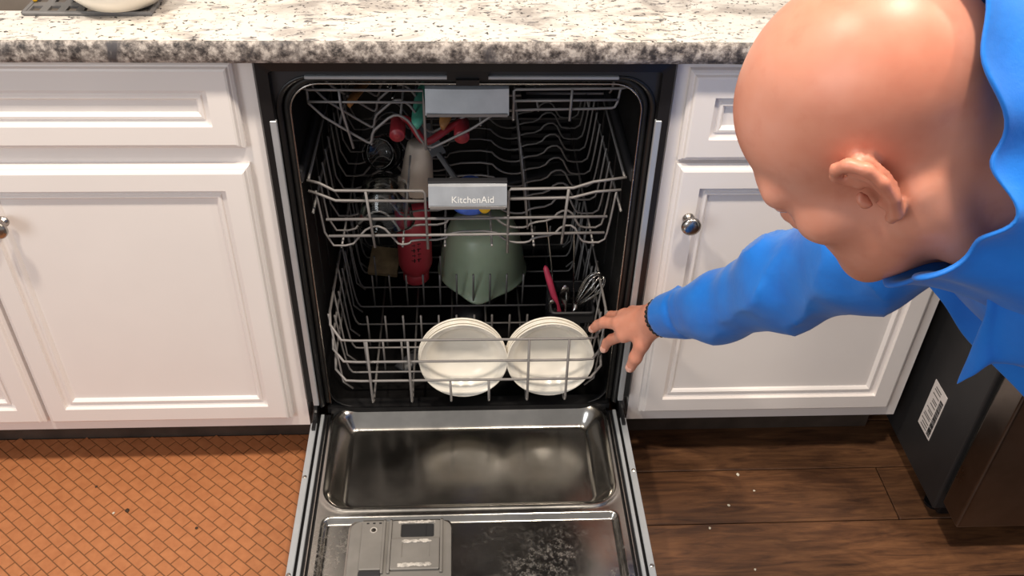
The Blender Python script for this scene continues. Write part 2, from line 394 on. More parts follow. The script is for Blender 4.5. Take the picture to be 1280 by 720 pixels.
def rimbowl():
    prof = [(0.0005, 0.004), (0.034, 0.004), (0.052, 0.010), (0.070, 0.026), (0.0765, 0.034), (0.0785, 0.034), (0.078, 0.031), (0.072, 0.022), (0.054, 0.004), (0.034, 0.0), (0.0005, 0.0)]
    o = link('bowl', mesh('bowl', *lathe(prof, 48)), M['cream'], None, (-0.4975, 0.088, 0.9127), True)
    tag(o, 'shallow cream bowl lying on the grey tray beside the sink', 'bowl', None)
rimbowl()

# ------------------------------------------------------------------ dishwasher
DW = empty('dishwasher'); tag(DW, 'open built-in dishwasher with black trim and stainless door folded down', 'dishwasher')
def arch(hw, ztop, zbot, r, n=8):
    P = [(-hw, zbot), (-hw, zbot + (ztop - r - zbot) * 0.5)]
    for k in range(n + 1):
        a = PI - k * PI / 2 / n; P.append((-hw + r + r * math.cos(a), ztop - r + r * math.sin(a)))
    for k in range(n + 1):
        a = PI / 2 - k * PI / 2 / n; P.append((hw - r + r * math.cos(a), ztop - r + r * math.sin(a)))
    return P + [(hw, zbot + (ztop - r - zbot) * 0.5), (hw, zbot)]
def band(loops):   # loops: list of ([(x,z)], y)
    R = [[(x, yv, z) for x, z in P] for P, yv in loops]; return rings(R, False)
# black trim: outer rectangle -> bevelled -> inner arch
A = arch
V, Fc = band([(A(0.3035, 0.868, 0.19, 0.0012), 0.03), (A(0.3035, 0.868, 0.19, 0.0012), -0.006), (A(0.300, 0.8655, 0.19, 0.003), -0.013),
              (A(0.285, 0.851, 0.19, 0.006), -0.010), (A(0.2835, 0.8495, 0.19, 0.008), -0.003)])
o = link('trim', mesh('trim', V, Fc), M['black'], DW); o.modifiers.new('s', 'SOLIDIFY').thickness = 0.0015
V, Fc = band([(A(0.2838, 0.850, 0.185, 0.008), 0.002), (A(0.282, 0.838, 0.185, 0.055), 0.002), (A(0.282, 0.838, 0.185, 0.055), 0.02)])
link('corner_fascia', mesh('corner_fascia', V, Fc), M['darkgrey'], DW)
V, Fc = band([(A(0.2822, 0.838, 0.16, 0.055), 0.0), (A(0.2805, 0.8365, 0.16, 0.055), -0.0012), (A(0.2745, 0.833, 0.16, 0.052), 0.003), (A(0.274, 0.8325, 0.16, 0.052), 0.014)])
link('tub_edge', mesh('tub_edge', V, Fc), M['black'], DW, smooth=True)
for s in (-1, 1):
    st = link('steel_strip', bbox_mesh('steel_strip', (s * 0.2865 - 0.0050, s * 0.2865 + 0.0050, -0.0135, -0.006, 0.178, 0.772), 0.001, 1), M['strip'], DW)
for a, b in ((-0.235, -0.028), (0.028, 0.222)):
    link('steel_strip', bbox_mesh('steel_strip', (a, b, -0.003, 0.003, 0.8335, 0.8385), 0.001, 1), M['strip'], DW)
V, Fc = merge(box(-0.03, 0.03, -0.004, 0.03, 0.834, 0.848), box(-0.017, 0.017, -0.010, 0.03, 0.828, 0.836))
link('latch', mesh('latch', V, Fc), M['black'], DW)
gp = [(x, 0.012, z) for x, z in A(0.2685, 0.829, 0.165, 0.05, 10)]
link('gasket', mesh('gasket', *tube(gp, 0.0052, 8)), M['rubber'], DW, smooth=True)
gp = [(x, 0.006, z) for x, z in A(0.2625, 0.823, 0.165, 0.046, 10)]
o = link('tub_bead', mesh('tub_bead', *tube(gp, 0.0016, 6)), M['nickel'], DW, smooth=True)
# tub
TL = [[(x, yv, z) for x, z in roundrect(-hw, hw, zb, zt, r, 6)] for hw, zb, zt, r, yv in
      ((0.266, 0.150, 0.828, 0.05, 0.008), (0.272, 0.118, 0.838, 0.045, 0.05), (0.275, 0.112, 0.842, 0.045, 0.54), (0.262, 0.125, 0.83, 0.04, 0.565), (0.20, 0.19, 0.77, 0.03, 0.567))]
V, Fc = rings(TL, True, False, True)
tub = link('tub', mesh('tub', V, Fc), M['tub'], DW, smooth=True); s = tub.modifiers.new('s', 'SOLIDIFY'); s.thickness = 0.003; s.offset = 1
V, Fc = merge(box(-0.270, 0.270, 0.004, 0.03, 0.140, 0.153))
link('tub_sill', mesh('tub_sill', V, Fc), M['tub'], DW)
for s in (-1, 1):
    for z in (0.650, 0.790):
        link('rail', bbox_mesh('rail', (s * 0.2665 - 0.0045, s * 0.2665 + 0.0045, 0.03, 0.53, z - 0.012, z + 0.012), 0.003), M['darkgrey'], DW)
    # embossed grooves of the side wall
    for k in range(5):
        yv = 0.12 + 0.085 * k
        link('wall_rib', bbox_mesh('wall_rib', (s * 0.2705 - 0.003, s * 0.2705 + 0.003, yv, yv + 0.02, 0.34, 0.60), 0.0025), M['tub'], DW)
# vent grille at the back right corner and heating parts
V, Fc = merge(*[box(0.10, 0.23, 0.548, 0.556, 0.36 + 0.018 * k, 0.37 + 0.018 * k) for k in range(7)])
link('back_grille', mesh('back_grille', V, Fc), M['darkgrey'], DW)
V, Fc = lathe([(0.055, 0.118), (0.055, 0.128), (0.04, 0.135), (0.028, 0.137), (0.026, 0.15), (0.0005, 0.152)], 24); V = [(a, b + 0.27, c) for a, b, c in V]
link('filter_sump', mesh('filter_sump', V, Fc), M['darkgrey'], DW, smooth=True)
def spray(name, z, half, rot):
    R = []
    for i in range(13):
        t = -1 + 2 * i / 12; x = t * half; w = 0.024 - 0.008 * abs(t); h = 0.007
        R.append([(x, w * math.cos(a), h * math.sin(a)) for a in [2 * PI * k / 10 for k in range(10)]])
    V, Fc = rings(R, True, True, True); hub = lathe([(0.03, -0.012), (0.033, 0.0), (0.028, 0.012), (0.0005, 0.014)], 20); V, Fc = merge((V, Fc), hub)
    o = link(name, mesh(name, V, Fc), M['darkgrey'], DW, (0.03 if z > 0.3 else 0.0, 0.27, z), True); o.rotation_euler.z = rot
spray('spray_arm', 0.163, 0.22, 0.9); spray('spray_arm', 0.487, 0.19, 0.35)
for x, yv in ((-0.12, 0.5), (0.0, 0.5), (0.12, 0.5)): pass

# door -----------------------------------------------------------------
DZ = 0.146
def sstep(a, b, v):
    t = np.clip((v - a) / (b - a), 0, 1); return t * t * (3 - 2 * t)
def door():
    DR = link('door', mesh('door', *merge(box(-0.297, 0.297, -0.705, 0.0, 0.078, 0.098), box(-0.297, -0.287, -0.705, -0.012, 0.098, 0.118), box(0.287, 0.297, -0.705, -0.012, 0.098, 0.118), box(-0.297, -0.287, -0.705, -0.012, 0.118, DZ + 0.001), box(0.287, 0.297, -0.705, -0.012, 0.118, DZ + 0.001),
                                                 box(-0.287, 0.287, -0.705, -0.695, 0.118, DZ))), M['steel'], DW)
    tag(DR, 'stainless dishwasher door folded down flat')
    nx, ny = 190, 230
    X = np.linspace(-0.263, 0.263, nx); Y = np.linspace(-0.694, 0.026, ny); gx, gy = np.meshgrid(X, Y, indexing='ij')
    def rr(x0, x1, y0, y1, r):
        cx, cy = (x0 + x1) / 2, (y0 + y1) / 2; qx = np.abs(gx - cx) - (x1 - x0) / 2 + r; qy = np.abs(gy - cy) - (y1 - y0) / 2 + r
        return np.hypot(np.maximum(qx, 0), np.maximum(qy, 0)) + np.minimum(np.maximum(qx, qy), 0) - r
    Z = np.full_like(gx, DZ)
    d1 = rr(-0.255, 0.255, -0.228, 0.012, 0.045)
    wall = 0.034
    Z -= (0.031 - 0.05 * (gy + 0.02)) * (1 - sstep(-wall, 0.0, d1) * 0.8 - 0.2 * np.clip((d1 + wall) / wall, 0, 1))
    Z += 0.0025 * np.exp(-((d1 - 0.003) / 0.004) ** 2)
    d2 = rr(-0.251, 0.251, -0.67, -0.246, 0.012)
    Z -= 0.010 * (1 - sstep(-0.008, 0.0, d2))
    d3 = rr(-0.206, -0.032, -0.44, -0.2485, 0.02)
    V = np.stack([gx, gy, Z], -1).reshape(-1, 3)
    idx = np.arange(nx * ny).reshape(nx, ny)
    Fc = np.stack([idx[:-1, :-1], idx[1:, :-1], idx[1:, 1:], idx[:-1, 1:]], -1).reshape(-1, 4)
    l = link('inner_liner', mesh('inner_liner', V, Fc), M['liner'], DR, smooth=True); tag(l, 'stained stainless inner liner with deep stepped pan')
    for s in (-1, 1):
        link('side_channel', bbox_mesh('side_channel', (s * 0.2750 - 0.0125, s * 0.2750 + 0.0125, -0.694, 0.0, DZ - 0.016, DZ - 0.006), 0.001), M['black'], DR)
        link('inner_rail', bbox_mesh('inner_rail', (s * 0.2785 - 0.0032, s * 0.2785 + 0.0032, -0.69, -0.005, DZ - 0.006, DZ + 0.001), 0.0012), M['strip'], DR)
        link('side_seal', bbox_mesh('side_seal', (s * 0.2690 - 0.0012, s * 0.2690 + 0.0012, -0.69, -0.01, DZ - 0.006, DZ - 0.0015), 0.0006), M['nickel'], DR)
        link('edge_strip', bbox_mesh('edge_strip', (s * 0.2918 - 0.0058, s * 0.2918 + 0.0058, -0.70, -0.03, DZ + 0.0005, DZ + 0.004), 0.0015), M['strip'], DR)
        V, Fc = merge(tube(chaikin([(s * 0.291, -0.03, DZ + 0.006), (s * 0.291, 0.0, DZ + 0.012), (s * 0.289, 0.012, DZ + 0.045), (s * 0.288, 0.016, DZ + 0.06)]), 0.0042, 6),
                      box(s * 0.2905 - 0.003, s * 0.2905 + 0.003, -0.05, 0.02, DZ - 0.01, DZ + 0.010),
                      *[align(lathe([(0.0055, -0.006), (0.0055, 0.006)], 10, (True, True)), frame_to((s * 0.2895, yv, zv), (1, 0, 0))) for yv, zv in ((-0.02, DZ + 0.014), (0.004, DZ + 0.028), (0.010, DZ + 0.045))])
        link('hinge', mesh('hinge', V, Fc), M['black'], DR)
        for yv in (-0.16, -0.36, -0.58):
            V, Fc = align(lathe([(0.0036, 0), (0.0036, 0.0012), (0.002, 0.002), (0.0004, 0.002)], 12), Matrix.Translation((s * 0.2925, yv, DZ + 0.004))); link('screw', mesh('screw', V, Fc), M['nickel'], DR)
door()
# detergent dispenser ----------------------------------------------------
def dispenser():
    z = DZ - 0.010
    root = empty('detergent_dispenser', (0, 0, z)); root.parent = DW
    P = lambda x0, x1, y0, y1, r, zz: [(a, b, zz) for a, b in roundrect(x0, x1, y0, y1, r, 5)]
    V, Fc = rings([P(-0.206, -0.032, -0.44, -0.249, 0.018, 0.0), P(-0.205, -0.033, -0.439, -0.250, 0.018, 0.0025), P(-0.198, -0.040, -0.432, -0.2515, 0.016, 0.0035)], True, False, True)
    link('housing', mesh('housing', V, Fc), M['dispenser'], root, smooth=False)
    V, Fc = rings([P(-0.2065, -0.0315, -0.4405, -0.2485, 0.018, 0.0), P(-0.2065, -0.0315, -0.4405, -0.2485, 0.018, 0.0030), P(-0.204, -0.034, -0.438, -0.251, 0.017, 0.0034)], True)
    link('bright_edge', mesh('bright_edge', V, Fc), M['nickel'], root)
    # rinse aid cover
    link('rinse_aid_cover', bbox_mesh('rinse_aid_cover', (-0.184, -0.148, -0.349, -0.2525, 0.0036, 0.0075), 0.0016), M['dispenser'], root)
    V, Fc = tube([(-0.164 + 0.0052 * math.cos(a), -0.272 + 0.0052 * math.sin(a), 0.0077) for a in [2 * PI * k / 20 for k in range(21)]], 0.0011, 6)
    link('indicator_ring', mesh('indicator_ring', V, Fc), M['residue'], root, smooth=True)
    V, Fc = lathe([(0.004, 0.0074), (0.0035, 0.0081), (0.0003, 0.0082)], 14); V = [(a - 0.164, b - 0.272, c) for a, b, c in V]; link('indicator', mesh('indicator', V, Fc), M['nickel'], root)
    for x in (-0.1745, -0.164, -0.1535):
        link('vent_hole', bbox_mesh('vent_hole', (x - 0.0022, x + 0.0022, -0.2595, -0.2565, 0.0070, 0.0078), 0.0003, 1), M['ink'], root)
    link('release_bar', bbox_mesh('release_bar', (-0.184, -0.148, -0.362, -0.3505, 0.0036, 0.0068), 0.0015), M['darkgrey'], root)
    # divider ribs
    for x, w in ((-0.1465, 0.002), (-0.136, 0.0022), (-0.0505, 0.0022)):
        link('rib', bbox_mesh('rib', (x - w, x + w, -0.356, -0.2525, 0.0030, 0.0085), 0.001), M['dispenser'], root)
    # open detergent cup with its sliding lid
    x0, x1, y0, y1 = -0.119, -0.0625, -0.2865, -0.2575
    V, Fc = rings([P(-0.133, -0.053, -0.292, -0.2525, 0.004, 0.0062), P(x0, x1, y0, y1, 0.003, 0.0062), P(x0 + 0.001, x1 - 0.001, y0 + 0.001, y1 - 0.001, 0.003, 0.0040)], True)
    link('cup_frame', mesh('cup_frame', V, Fc), M['dispenser'], root)
    link('cup_well', bbox_mesh('cup_well', (x0 + 0.001, x1 - 0.001, y0 + 0.001, y1 - 0.001, 0.0033, 0.0041), 0.0004, 1), M['ink'], root)
    link('cup_partition', bbox_mesh('cup_partition', (-0.0775, -0.0762, y0 + 0.002, y1 - 0.002, 0.0038, 0.0056), 0.0004, 1), M['darkgrey'], root)
    lid = link('sliding_lid', mesh('sliding_lid', *rings([P(-0.133, -0.0535, -0.351, -0.2905, 0.002, 0.0045), P(-0.133, -0.0535, -0.351, -0.2905, 0.002, 0.0088), P(-0.1315, -0.055, -0.3495, -0.292, 0.002, 0.0096),
                    P(-0.1155, -0.069, -0.329, -0.2995, 0.002, 0.0096), P(-0.1145, -0.070, -0.328, -0.3005, 0.002, 0.0082)], True, False, True)), M['dispenser'], root)
    random.seed(3)
    def crust(x0, x1, y0, y1, zz, n):
        parts = []
        for i in range(n):
            x = random.uniform(x0, x1); yv = random.uniform(y0, y1); s = random.uniform(0.0008, 0.0022)
            parts.append(align(lathe([(1, 0), (0.8, 0.35), (0.3, 0.6), (0.05, 0.62)], 7), Matrix.Translation((x, yv, zz)) @ Matrix.Diagonal((s * 1.7, s, s * 0.5, 1))))
        return merge(*parts)
    V, Fc = merge(crust(-0.120, -0.068, -0.3455, -0.3395, 0.0095, 90), crust(-0.115, -0.068, -0.299, -0.294, 0.0095, 60), crust(-0.125, -0.060, -0.2575, -0.2535, 0.0061, 60))
    o = link('residue', mesh('residue', V, Fc), M['residue'], root, smooth=True); tag(o, 'pale dried detergent crust', kind='stuff')
dispenser()

# ------------------------------------------------------------------ racks
WR = 0.0021
def wire(parent, P, r=WR, smooth_it=1, name='wire', sides=6):
    P = chaikin(P, smooth_it) if smooth_it else P
    me = mesh(name, *tube(P, r, sides)); return link(name, me, M['wire'], parent, smooth=True)
def dup(o, loc):
    c = o.copy(); COL.objects.link(c); c.location = loc; return c
def roller(parent, x, yv, z, r=0.016, mat='roller', w=0.008):
    s = 1 if x > 0 else -1
    V, Fc = align(lathe([(0.001, -w), (r * 0.45, -w), (r * 0.5, -w * 0.6), (r * 0.85, -w * 0.6), (r, -w * 0.4), (r, w * 0.4), (r * 0.85, w * 0.6), (0.001, w * 0.6)], 20), frame_to((x, yv, z), (s, 0, 0)))
    return link('roller', mesh('roller', V, Fc), M[mat], parent, smooth=True)
def rack_handle(parent, x0, x1, z0, z1, yv, text):
    R = []
    for zz, dy in ((z1, 0.010), (z1, 0.0), (z1 - 0.003, -0.004), (z0 + 0.006, -0.0045), (z0 + 0.0015, -0.0035), (z0, 0.0), (z0, 0.010)):
        R.append([(x0 + (x1 - x0) * t, yv + dy - 0.002 * (1 - (2 * t - 1) ** 2) + 0.42 * (zz - z0), zz) for t in [k / 12 for k in range(13)]])
    V, Fc = rings(R, False); h = link('handle', fixn(mesh('handle', V, Fc)), M['handle'], parent)
    s = h.modifiers.new('s', 'SOLIDIFY'); s.thickness = 0.0015
    link('handle_lip', bbox_mesh('handle_lip', (x0 - 0.001, x1 + 0.001, yv + 0.42 * (z1 - z0) - 0.002, yv + 0.42 * (z1 - z0) + 0.012, z1 - 0.0005, z1 + 0.003), 0.0012), M['darkgrey'], h)
    V, Fc = box(x0 + 0.002, x1 - 0.002, yv - 0.0062, yv - 0.0048, z0 + 0.0006, z0 + 0.0052); tag(link('grip_edge', mesh('grip_edge', V, Fc), M['wire'], h), 'grey lower grip edge')
    if text:
        c = bpy.data.curves.new('lettering', 'FONT'); c.body = text; c.size = 0.0155; c.extrude = 0.0004; c.align_x = 'CENTER'
        to = bpy.data.objects.new('lettering_curve', c); COL.objects.link(to); bpy.context.view_layer.update()
        me = bpy.data.meshes.new_from_object(to.evaluated_get(bpy.context.evaluated_depsgraph_get())); bpy.data.objects.remove(to)
        me.transform(Matrix.Translation(((x0 + x1) / 2 + 0.008, yv - 0.0024, z0 + 0.0105)) @ Matrix.Rotation(PI / 2 - math.atan(0.42), 4, 'X')); me.materials.clear()
        tag(link('lettering', me, M['white'], h), 'raised silver brand lettering')

# --- cutlery rack (shallow, at the top)
CR = empty('cutlery_rack', (0, 0.28, 0.69)); CR.location = (0, 0, 0); tag(CR, 'shallow grey wire cutlery rack with plain steel handle, topmost of the racks', 'rack')
Y3 = 0.05
prof3 = [(-0.243, 0.794), (-0.243, 0.761), (-0.160, 0.702), (-0.152, 0.700), (-0.149, 0.720), (-0.137, 0.731), (-0.118, 0.748), (-0.104, 0.749), (-0.088, 0.735), (-0.073, 0.702), (-0.060, 0.690), (-0.045, 0.697),
         (-0.012, 0.715), (0.010, 0.727), (0.044, 0.753), (0.069, 0.758), (0.222, 0.760), (0.232, 0.764), (0.236, 0.798)]
base = wire(CR, [(x, Y3, z) for x, z in prof3], 0.0022)
for k in range(1, 9): dup(base, (0, 0.055 * k, -0.002 * min(k, 1)))
wire(CR, [(-0.250, Y3 - 0.004, 0.797), (-0.240, Y3 - 0.004, 0.7935), (-0.068, Y3 - 0.004, 0.7925), (-0.067, Y3 - 0.004, 0.768), (-0.0665, Y3 - 0.004, 0.690)], 0.0023, 0)
wire(CR, [(-0.243, Y3 - 0.004, 0.7735), (-0.069, Y3 - 0.004, 0.7725)], 0.0021, 0)
wire(CR, [(0.070, Y3 - 0.004, 0.775), (0.232, Y3 - 0.004, 0.777)], 0.0021, 0)
wire(CR, [(0.071, Y3 - 0.004, 0.742), (0.071, Y3 - 0.004, 0.792), (0.074, Y3 - 0.004, 0.7945), (0.236, Y3 - 0.004, 0.7965), (0.248, Y3 - 0.004, 0.800)], 0.0023, 0)
wire(CR, [(-0.194, Y3 - 0.006, 0.7925), (-0.1935, Y3 - 0.006, 0.768), (-0.180, Y3 - 0.006, 0.694)], 0.0022, 0)
wire(CR, [(0.160, Y3 - 0.006, 0.796), (0.159, Y3 - 0.006, 0.742)], 0.0022, 0)
for s in (-1, 1):
    wire(CR, [(s * 0.250, Y3 - 0.004, 0.798), (s * 0.252, 0.30, 0.798), (s * 0.250, 0.51, 0.798)], 0.0023, 0)
    for yv in (0.085, 0.46): roller(CR, s * 0.2575, yv, 0.783, 0.017, 'rollerw' if s < 0 and yv < 0.2 else 'roller', 0.006)
wire(CR, [(-0.25, 0.51, 0.798), (0.25, 0.51, 0.798)], 0.0022, 0)
for x, z in ((-0.152, 0.6975), (-0.200, 0.7285), (-0.104, 0.7465), (-0.060, 0.6875), (0.02, 0.731), (0.11, 0.7565), (0.19, 0.7585)):
    wire(CR, [(x, Y3, z), (x, 0.49, z)], 0.0018, 0)
rack_handle(CR, -0.0645, 0.063, 0.7585, 0.800, Y3 - 0.020, None)
link('flat_tray', mesh('flat_tray', *merge(*[box(0.085, 0.225, 0.075 + 0.022 * k, 0.075 + 0.022 * k + 0.014, 0.763, 0.7645) for k in range(19)], box(0.085, 0.093, 0.07, 0.49, 0.7635, 0.766), box(0.217, 0.225, 0.07, 0.49, 0.7635, 0.766))), M['darkgrey'], CR)

# --- middle rack
MR = empty('cup_rack'); tag(MR, 'grey wire middle rack with lettered steel handle holding cups', 'rack')
YM = 0.04; ZM = 0.509
profm = [(-0.247, 0.618), (-0.2385, ZM), (-0.198, ZM - 0.001), (-0.185, ZM + 0.016), (-0.168, ZM + 0.036), (-0.145, ZM + 0.040), (-0.125, ZM + 0.012), (-0.118, ZM), (-0.100, ZM + 0.002), (-0.096, ZM + 0.010), (-0.040, ZM + 0.010), (-0.031, ZM + 0.026),
         (0.044, ZM + 0.028), (0.058, ZM + 0.012), (0.076, ZM + 0.003), (0.102, ZM + 0.003), (0.110, ZM + 0.013), (0.145, ZM + 0.018), (0.158, ZM + 0.037), (0.178, ZM + 0.038), (0.190, ZM + 0.012), (0.198, ZM + 0.002), (0.232, ZM + 0.002), (0.238, ZM + 0.03), (0.245, 0.618)]
b1 = wire(MR, [(x, YM, z) for x, z in profm], 0.0020)
for k in range(1, 11): dup(b1, (0, 0.045 * k, 0))
wire(MR, [(-0.259, YM, 0.638), (-0.240, YM - 0.002, 0.634), (-0.216, YM - 0.004, 0.6205), (-0.074, YM - 0.004, 0.6195), (-0.0705, YM - 0.004, 0.614), (-0.069, YM - 0.004, 0.503)], 0.0025, 0)
wire(MR, [(-0.259, YM, 0.618), (-0.240, YM - 0.002, 0.612), (-0.216, YM - 0.004, 0.6015), (-0.072, YM - 0.004, 0.5995)], 0.0025, 0)
wire(MR, [(0.0665, YM - 0.004, 0.494), (0.0665, YM - 0.004, 0.618), (0.070, YM - 0.004, 0.622), (0.172, YM - 0.004, 0.6235), (0.205, YM - 0.002, 0.634), (0.259, YM, 0.641)], 0.0025, 0)
wire(MR, [(0.068, YM - 0.004, 0.603), (0.172, YM - 0.004, 0.605), (0.210, YM - 0.002, 0.615), (0.252, YM, 0.617)], 0.0025, 0)
wire(MR, [(-0.235, YM - 0.004, 0.5645), (0.0, YM - 0.004, 0.565), (0.233, YM - 0.004, 0.567)], 0.0025, 0)
wire(MR, [(-0.234, YM - 0.004, 0.531), (0.0, YM - 0.004, 0.532), (0.231, YM - 0.004, 0.534)], 0.0025, 0)
wire(MR, [(-0.166, YM - 0.008, 0.6205), (-0.158, YM - 0.008, 0.510)], 0.0024, 0)
wire(MR, [(0.164, YM - 0.008, 0.624), (0.1585, YM - 0.008, 0.515)], 0.0024, 0)
for s in (-1, 1):
    for z in (0.640, 0.575):
        wire(MR, [(s * 0.256, YM, z), (s * 0.256, 0.49, z)], 0.0024, 0)
    for yv, z in ((0.075, 0.622), (0.075, 0.585), (0.44, 0.622)): roller(MR, s * 0.2535, yv, z, 0.015, 'roller', 0.006)
    for x in (0.215, 0.112, 0.04):
        wire(MR, [(s * x, YM, ZM - 0.004), (s * x, 0.49, ZM - 0.004)], 0.0020, 0)
wire(MR, [(-0.256, 0.49, 0.640), (0.256, 0.49, 0.640)], 0.0024, 0); wire(MR, [(-0.24, 0.49, ZM), (0.24, 0.49, ZM)], 0.0024, 0)
tm = None
for x, lean in ((-0.11, 0.010), (0.104, -0.008)):
    for k in range(9):
        yv = 0.085 + 0.045 * k
        t = wire(MR, [(x, yv, ZM), (x + lean, yv, ZM + 0.095)], 0.0019, 0, 'tine') if tm is None or k == 0 else dup(tm, (0, 0.045 * k, 0))
        if k == 0: tm = t
rack_handle(MR, -0.0645, 0.063, 0.5955, 0.633, YM - 0.018, 'KitchenAid')

# --- lower rack
LR = empty('plate_rack'); tag(LR, 'grey wire lower rack with tine rows holding stacked white bowls', 'rack')
YL = -0.02; ZL = 0.190
xw = [0.063, 0.133, 0.205, 0.262, 0.327, 0.379, 0.435, 0.48]
for yv in xw:
    wire(LR, [(-0.246, yv, 0.335), (-0.236, yv, 0.225), (-0.228, yv, ZL + 0.002), (-0.215, yv, ZL), (0.215, yv, ZL), (0.228, yv, ZL + 0.002), (0.236, yv, 0.225), (0.246, yv, 0.335)], 0.0021, 1)
for s, zz in ((0.349, (0.349, 0.372)), (0.298, (0.298, 0.315)), (0.251, (0.251, 0.265))):
    z0, z1 = zz
    P = [(-0.246, 0.49, z1), (-0.247, 0.03, z1), (-0.243, -0.003, z1 - 0.004), (-0.224, YL - 0.002, z0), (-0.20, YL - 0.004, z0), (0.20, YL - 0.004, z0 - 0.002), (0.223, YL - 0.002, z0 - 0.002), (0.243, -0.003, z1 - 0.004), (0.247, 0.03, z1), (0.246, 0.49, z1), (-0.246, 0.49, z1)]
    wire(LR, P, 0.0026, 0)
for x, zt in ((-0.179, 0.349), (-0.107, 0.349), (-0.034, 0.250), (0.036, 0.250), (0.107, 0.348), (0.178, 0.348)):
    wire(LR, [(x - 0.001, YL - 0.008, zt), (x, YL - 0.007, 0.206), (x, YL - 0.003, 0.196), (x, YL + 0.010, 0.187), (x, 0.48, 0.1868)], 0.0024, 0)
for k in range(7):
    yv = 0.02 + 0.075 * k
    for s in (-1, 1): wire(LR, [(s * 0.2485, yv, 0.374), (s * 0.237, yv, 0.208), (s * 0.22, yv, ZL)], 0.0020, 0)
tn = None
for yv in (0.063, 0.133, 0.262, 0.327, 0.435):
    for k in range(12):
        x = -0.196 + 0.0345 * k
        if yv == 0.063 and x > -0.10: continue
        if yv in (0.262, 0.327) and x > 0.14: continue
        if yv == 0.327 and -0.05 < x < 0.12: continue
        if yv == 0.133 and x > 0.125: continue
        if yv == 0.327 and -0.165 < x < -0.06: continue
        if tn is None:
            tn = wire(LR, [(0, 0.006, 0), (0, 0.0, 0.05), (0, -0.004, 0.086)], 0.0021, 0, 'tine'); tn.location = (x, yv, ZL)
        else: dup(tn, (x, yv, ZL))
for s in (-1, 1):
    for yv in (0.012, 0.40): roller(LR, s * 0.2535, yv, 0.205, 0.0175, 'rollerw', 0.007)

# ------------------------------------------------------------------ dishes
def bowl_stack(cx, where):
    prof = [(0.0004, 0.0), (0.030, 0.0), (0.046, 0.004), (0.058, 0.014), (0.064, 0.026), (0.068, 0.030), (0.0700, 0.0318), (0.0725, 0.0318), (0.0745, 0.0348), (0.077, 0.0348), (0.0785, 0.0378), (0.0803, 0.0384), (0.0812, 0.0372), (0.0806, 0.0345),
            (0.074, 0.0290), (0.067, 0.0245), (0.060, 0.0115), (0.048, 0.0012), (0.034, -0.003), (0.033, -0.006), (0.029, -0.006), (0.0285, -0.0032), (0.0004, -0.0032)]
    me = mesh('bowl', *lathe(prof, 56)); ax = Vector((0, -math.cos(0.13), math.sin(0.13)))
    words = ['frontmost', 'second from the front', 'third from the front', 'rearmost']
    for k in range(4):
        p = Vector((cx, 0.0270, 0.2700)) - ax * (0.0062 * k + 0.010) + Vector((0.0008 * (-1) ** k * k - (0.004 if k == 2 else 0), 0, 0.0015 * (k % 2)))
        o = link('cereal_bowl', me, M['cream'], None, None, True); o.matrix_world = frame_to(p, ax)
        tag(o, 'white bowl, ' + words[k] + ' of the stack ' + where, 'bowl', 'white bowls in the lower rack')
bowl_stack(-0.0105, 'away from the hand'); bowl_stack(0.1495, 'next to the hand')

def put(name, vf, mat, label, cat, smooth=True, parent=None, group=None):
    o = link(name, fixn(mesh(name, *vf)), M[mat], parent, None, smooth)
    if label and parent is None: tag(o, label, cat, group)
    elif label: tag(o, label)
    return o
# sage green batter bowl, mouth down
def batter_bowl():
    n = 64; prof = [(0.0005, 0.135), (0.045, 0.135), (0.058, 0.131), (0.070, 0.118), (0.080, 0.09), (0.088, 0.05), (0.092, 0.018), (0.094, 0.006), (0.097, 0.004), (0.097, 0.0), (0.0915, 0.0), (0.0895, 0.018), (0.085, 0.05), (0.077, 0.088), (0.066, 0.116), (0.05, 0.128), (0.0005, 0.131)]
    R = []
    for r, z in prof:
        ring = []
        for j in range(n):
            a = 2 * PI * j / n; da = math.atan2(math.sin(a + PI / 2), math.cos(a + PI / 2)); sp = math.exp(-(da / 0.30) ** 2) * max(0, 1 - z / 0.07) * 0.016
            ring.append(((r + sp) * math.cos(a), (r + sp) * math.sin(a), z - sp * 0.35))
        R.append(ring)
    vf = align(rings(R), Matrix.Translation((0.032, 0.372, 0.206)) @ Matrix.Rotation(0.06, 4, 'X') @ Matrix.Rotation(-0.12, 4, 'Z'))
    put('batter_bowl', vf, 'green', 'large sage green plastic bowl turned upside down in the lower rack', 'bowl')
batter_bowl()
# red bottle, neck down
def bottle():
    root = empty('water_bottle', (-0.112, 0.352, 0.1935)); tag(root, 'red plastic bottle standing neck down in the lower rack', 'bottle')
    link('body', mesh('body', *lathe([(0.0005, 0.205), (0.030, 0.205), (0.036, 0.198), (0.0365, 0.06), (0.036, 0.045), (0.030, 0.028), (0.0265, 0.024)], 32)), M['red'], root, smooth=True)
    link('cap', mesh('cap', *lathe([(0.0265, 0.024), (0.028, 0.022), (0.028, 0.004), (0.025, 0.0), (0.0005, 0.0)], 32)), M['red'], root, smooth=True)
    parts = []
    for k, zz in enumerate((0.075, 0.088, 0.101, 0.114)):
        for a, b, c, d in ((-0.30, -0.05, 0, 0.002), (0.02, 0.26, 0.003, 0.005), (-0.16, -0.10, -0.004, 0.006), (0.08, 0.14, -0.003, 0.006)):
            a0 = -PI / 2 + 0.15 + a + 0.04 * (k % 2); a1 = -PI / 2 + 0.15 + b
            R = [[(0.0369 * math.cos(t), 0.0369 * math.sin(t), zz + h) for t in (a0, (a0 + a1) / 2, a1)] for h in (c, d)]
            parts.append(rings(R, False))
    link('printed_lettering', mesh('printed_lettering', *merge(*parts)), M['ink'], root)
bottle()
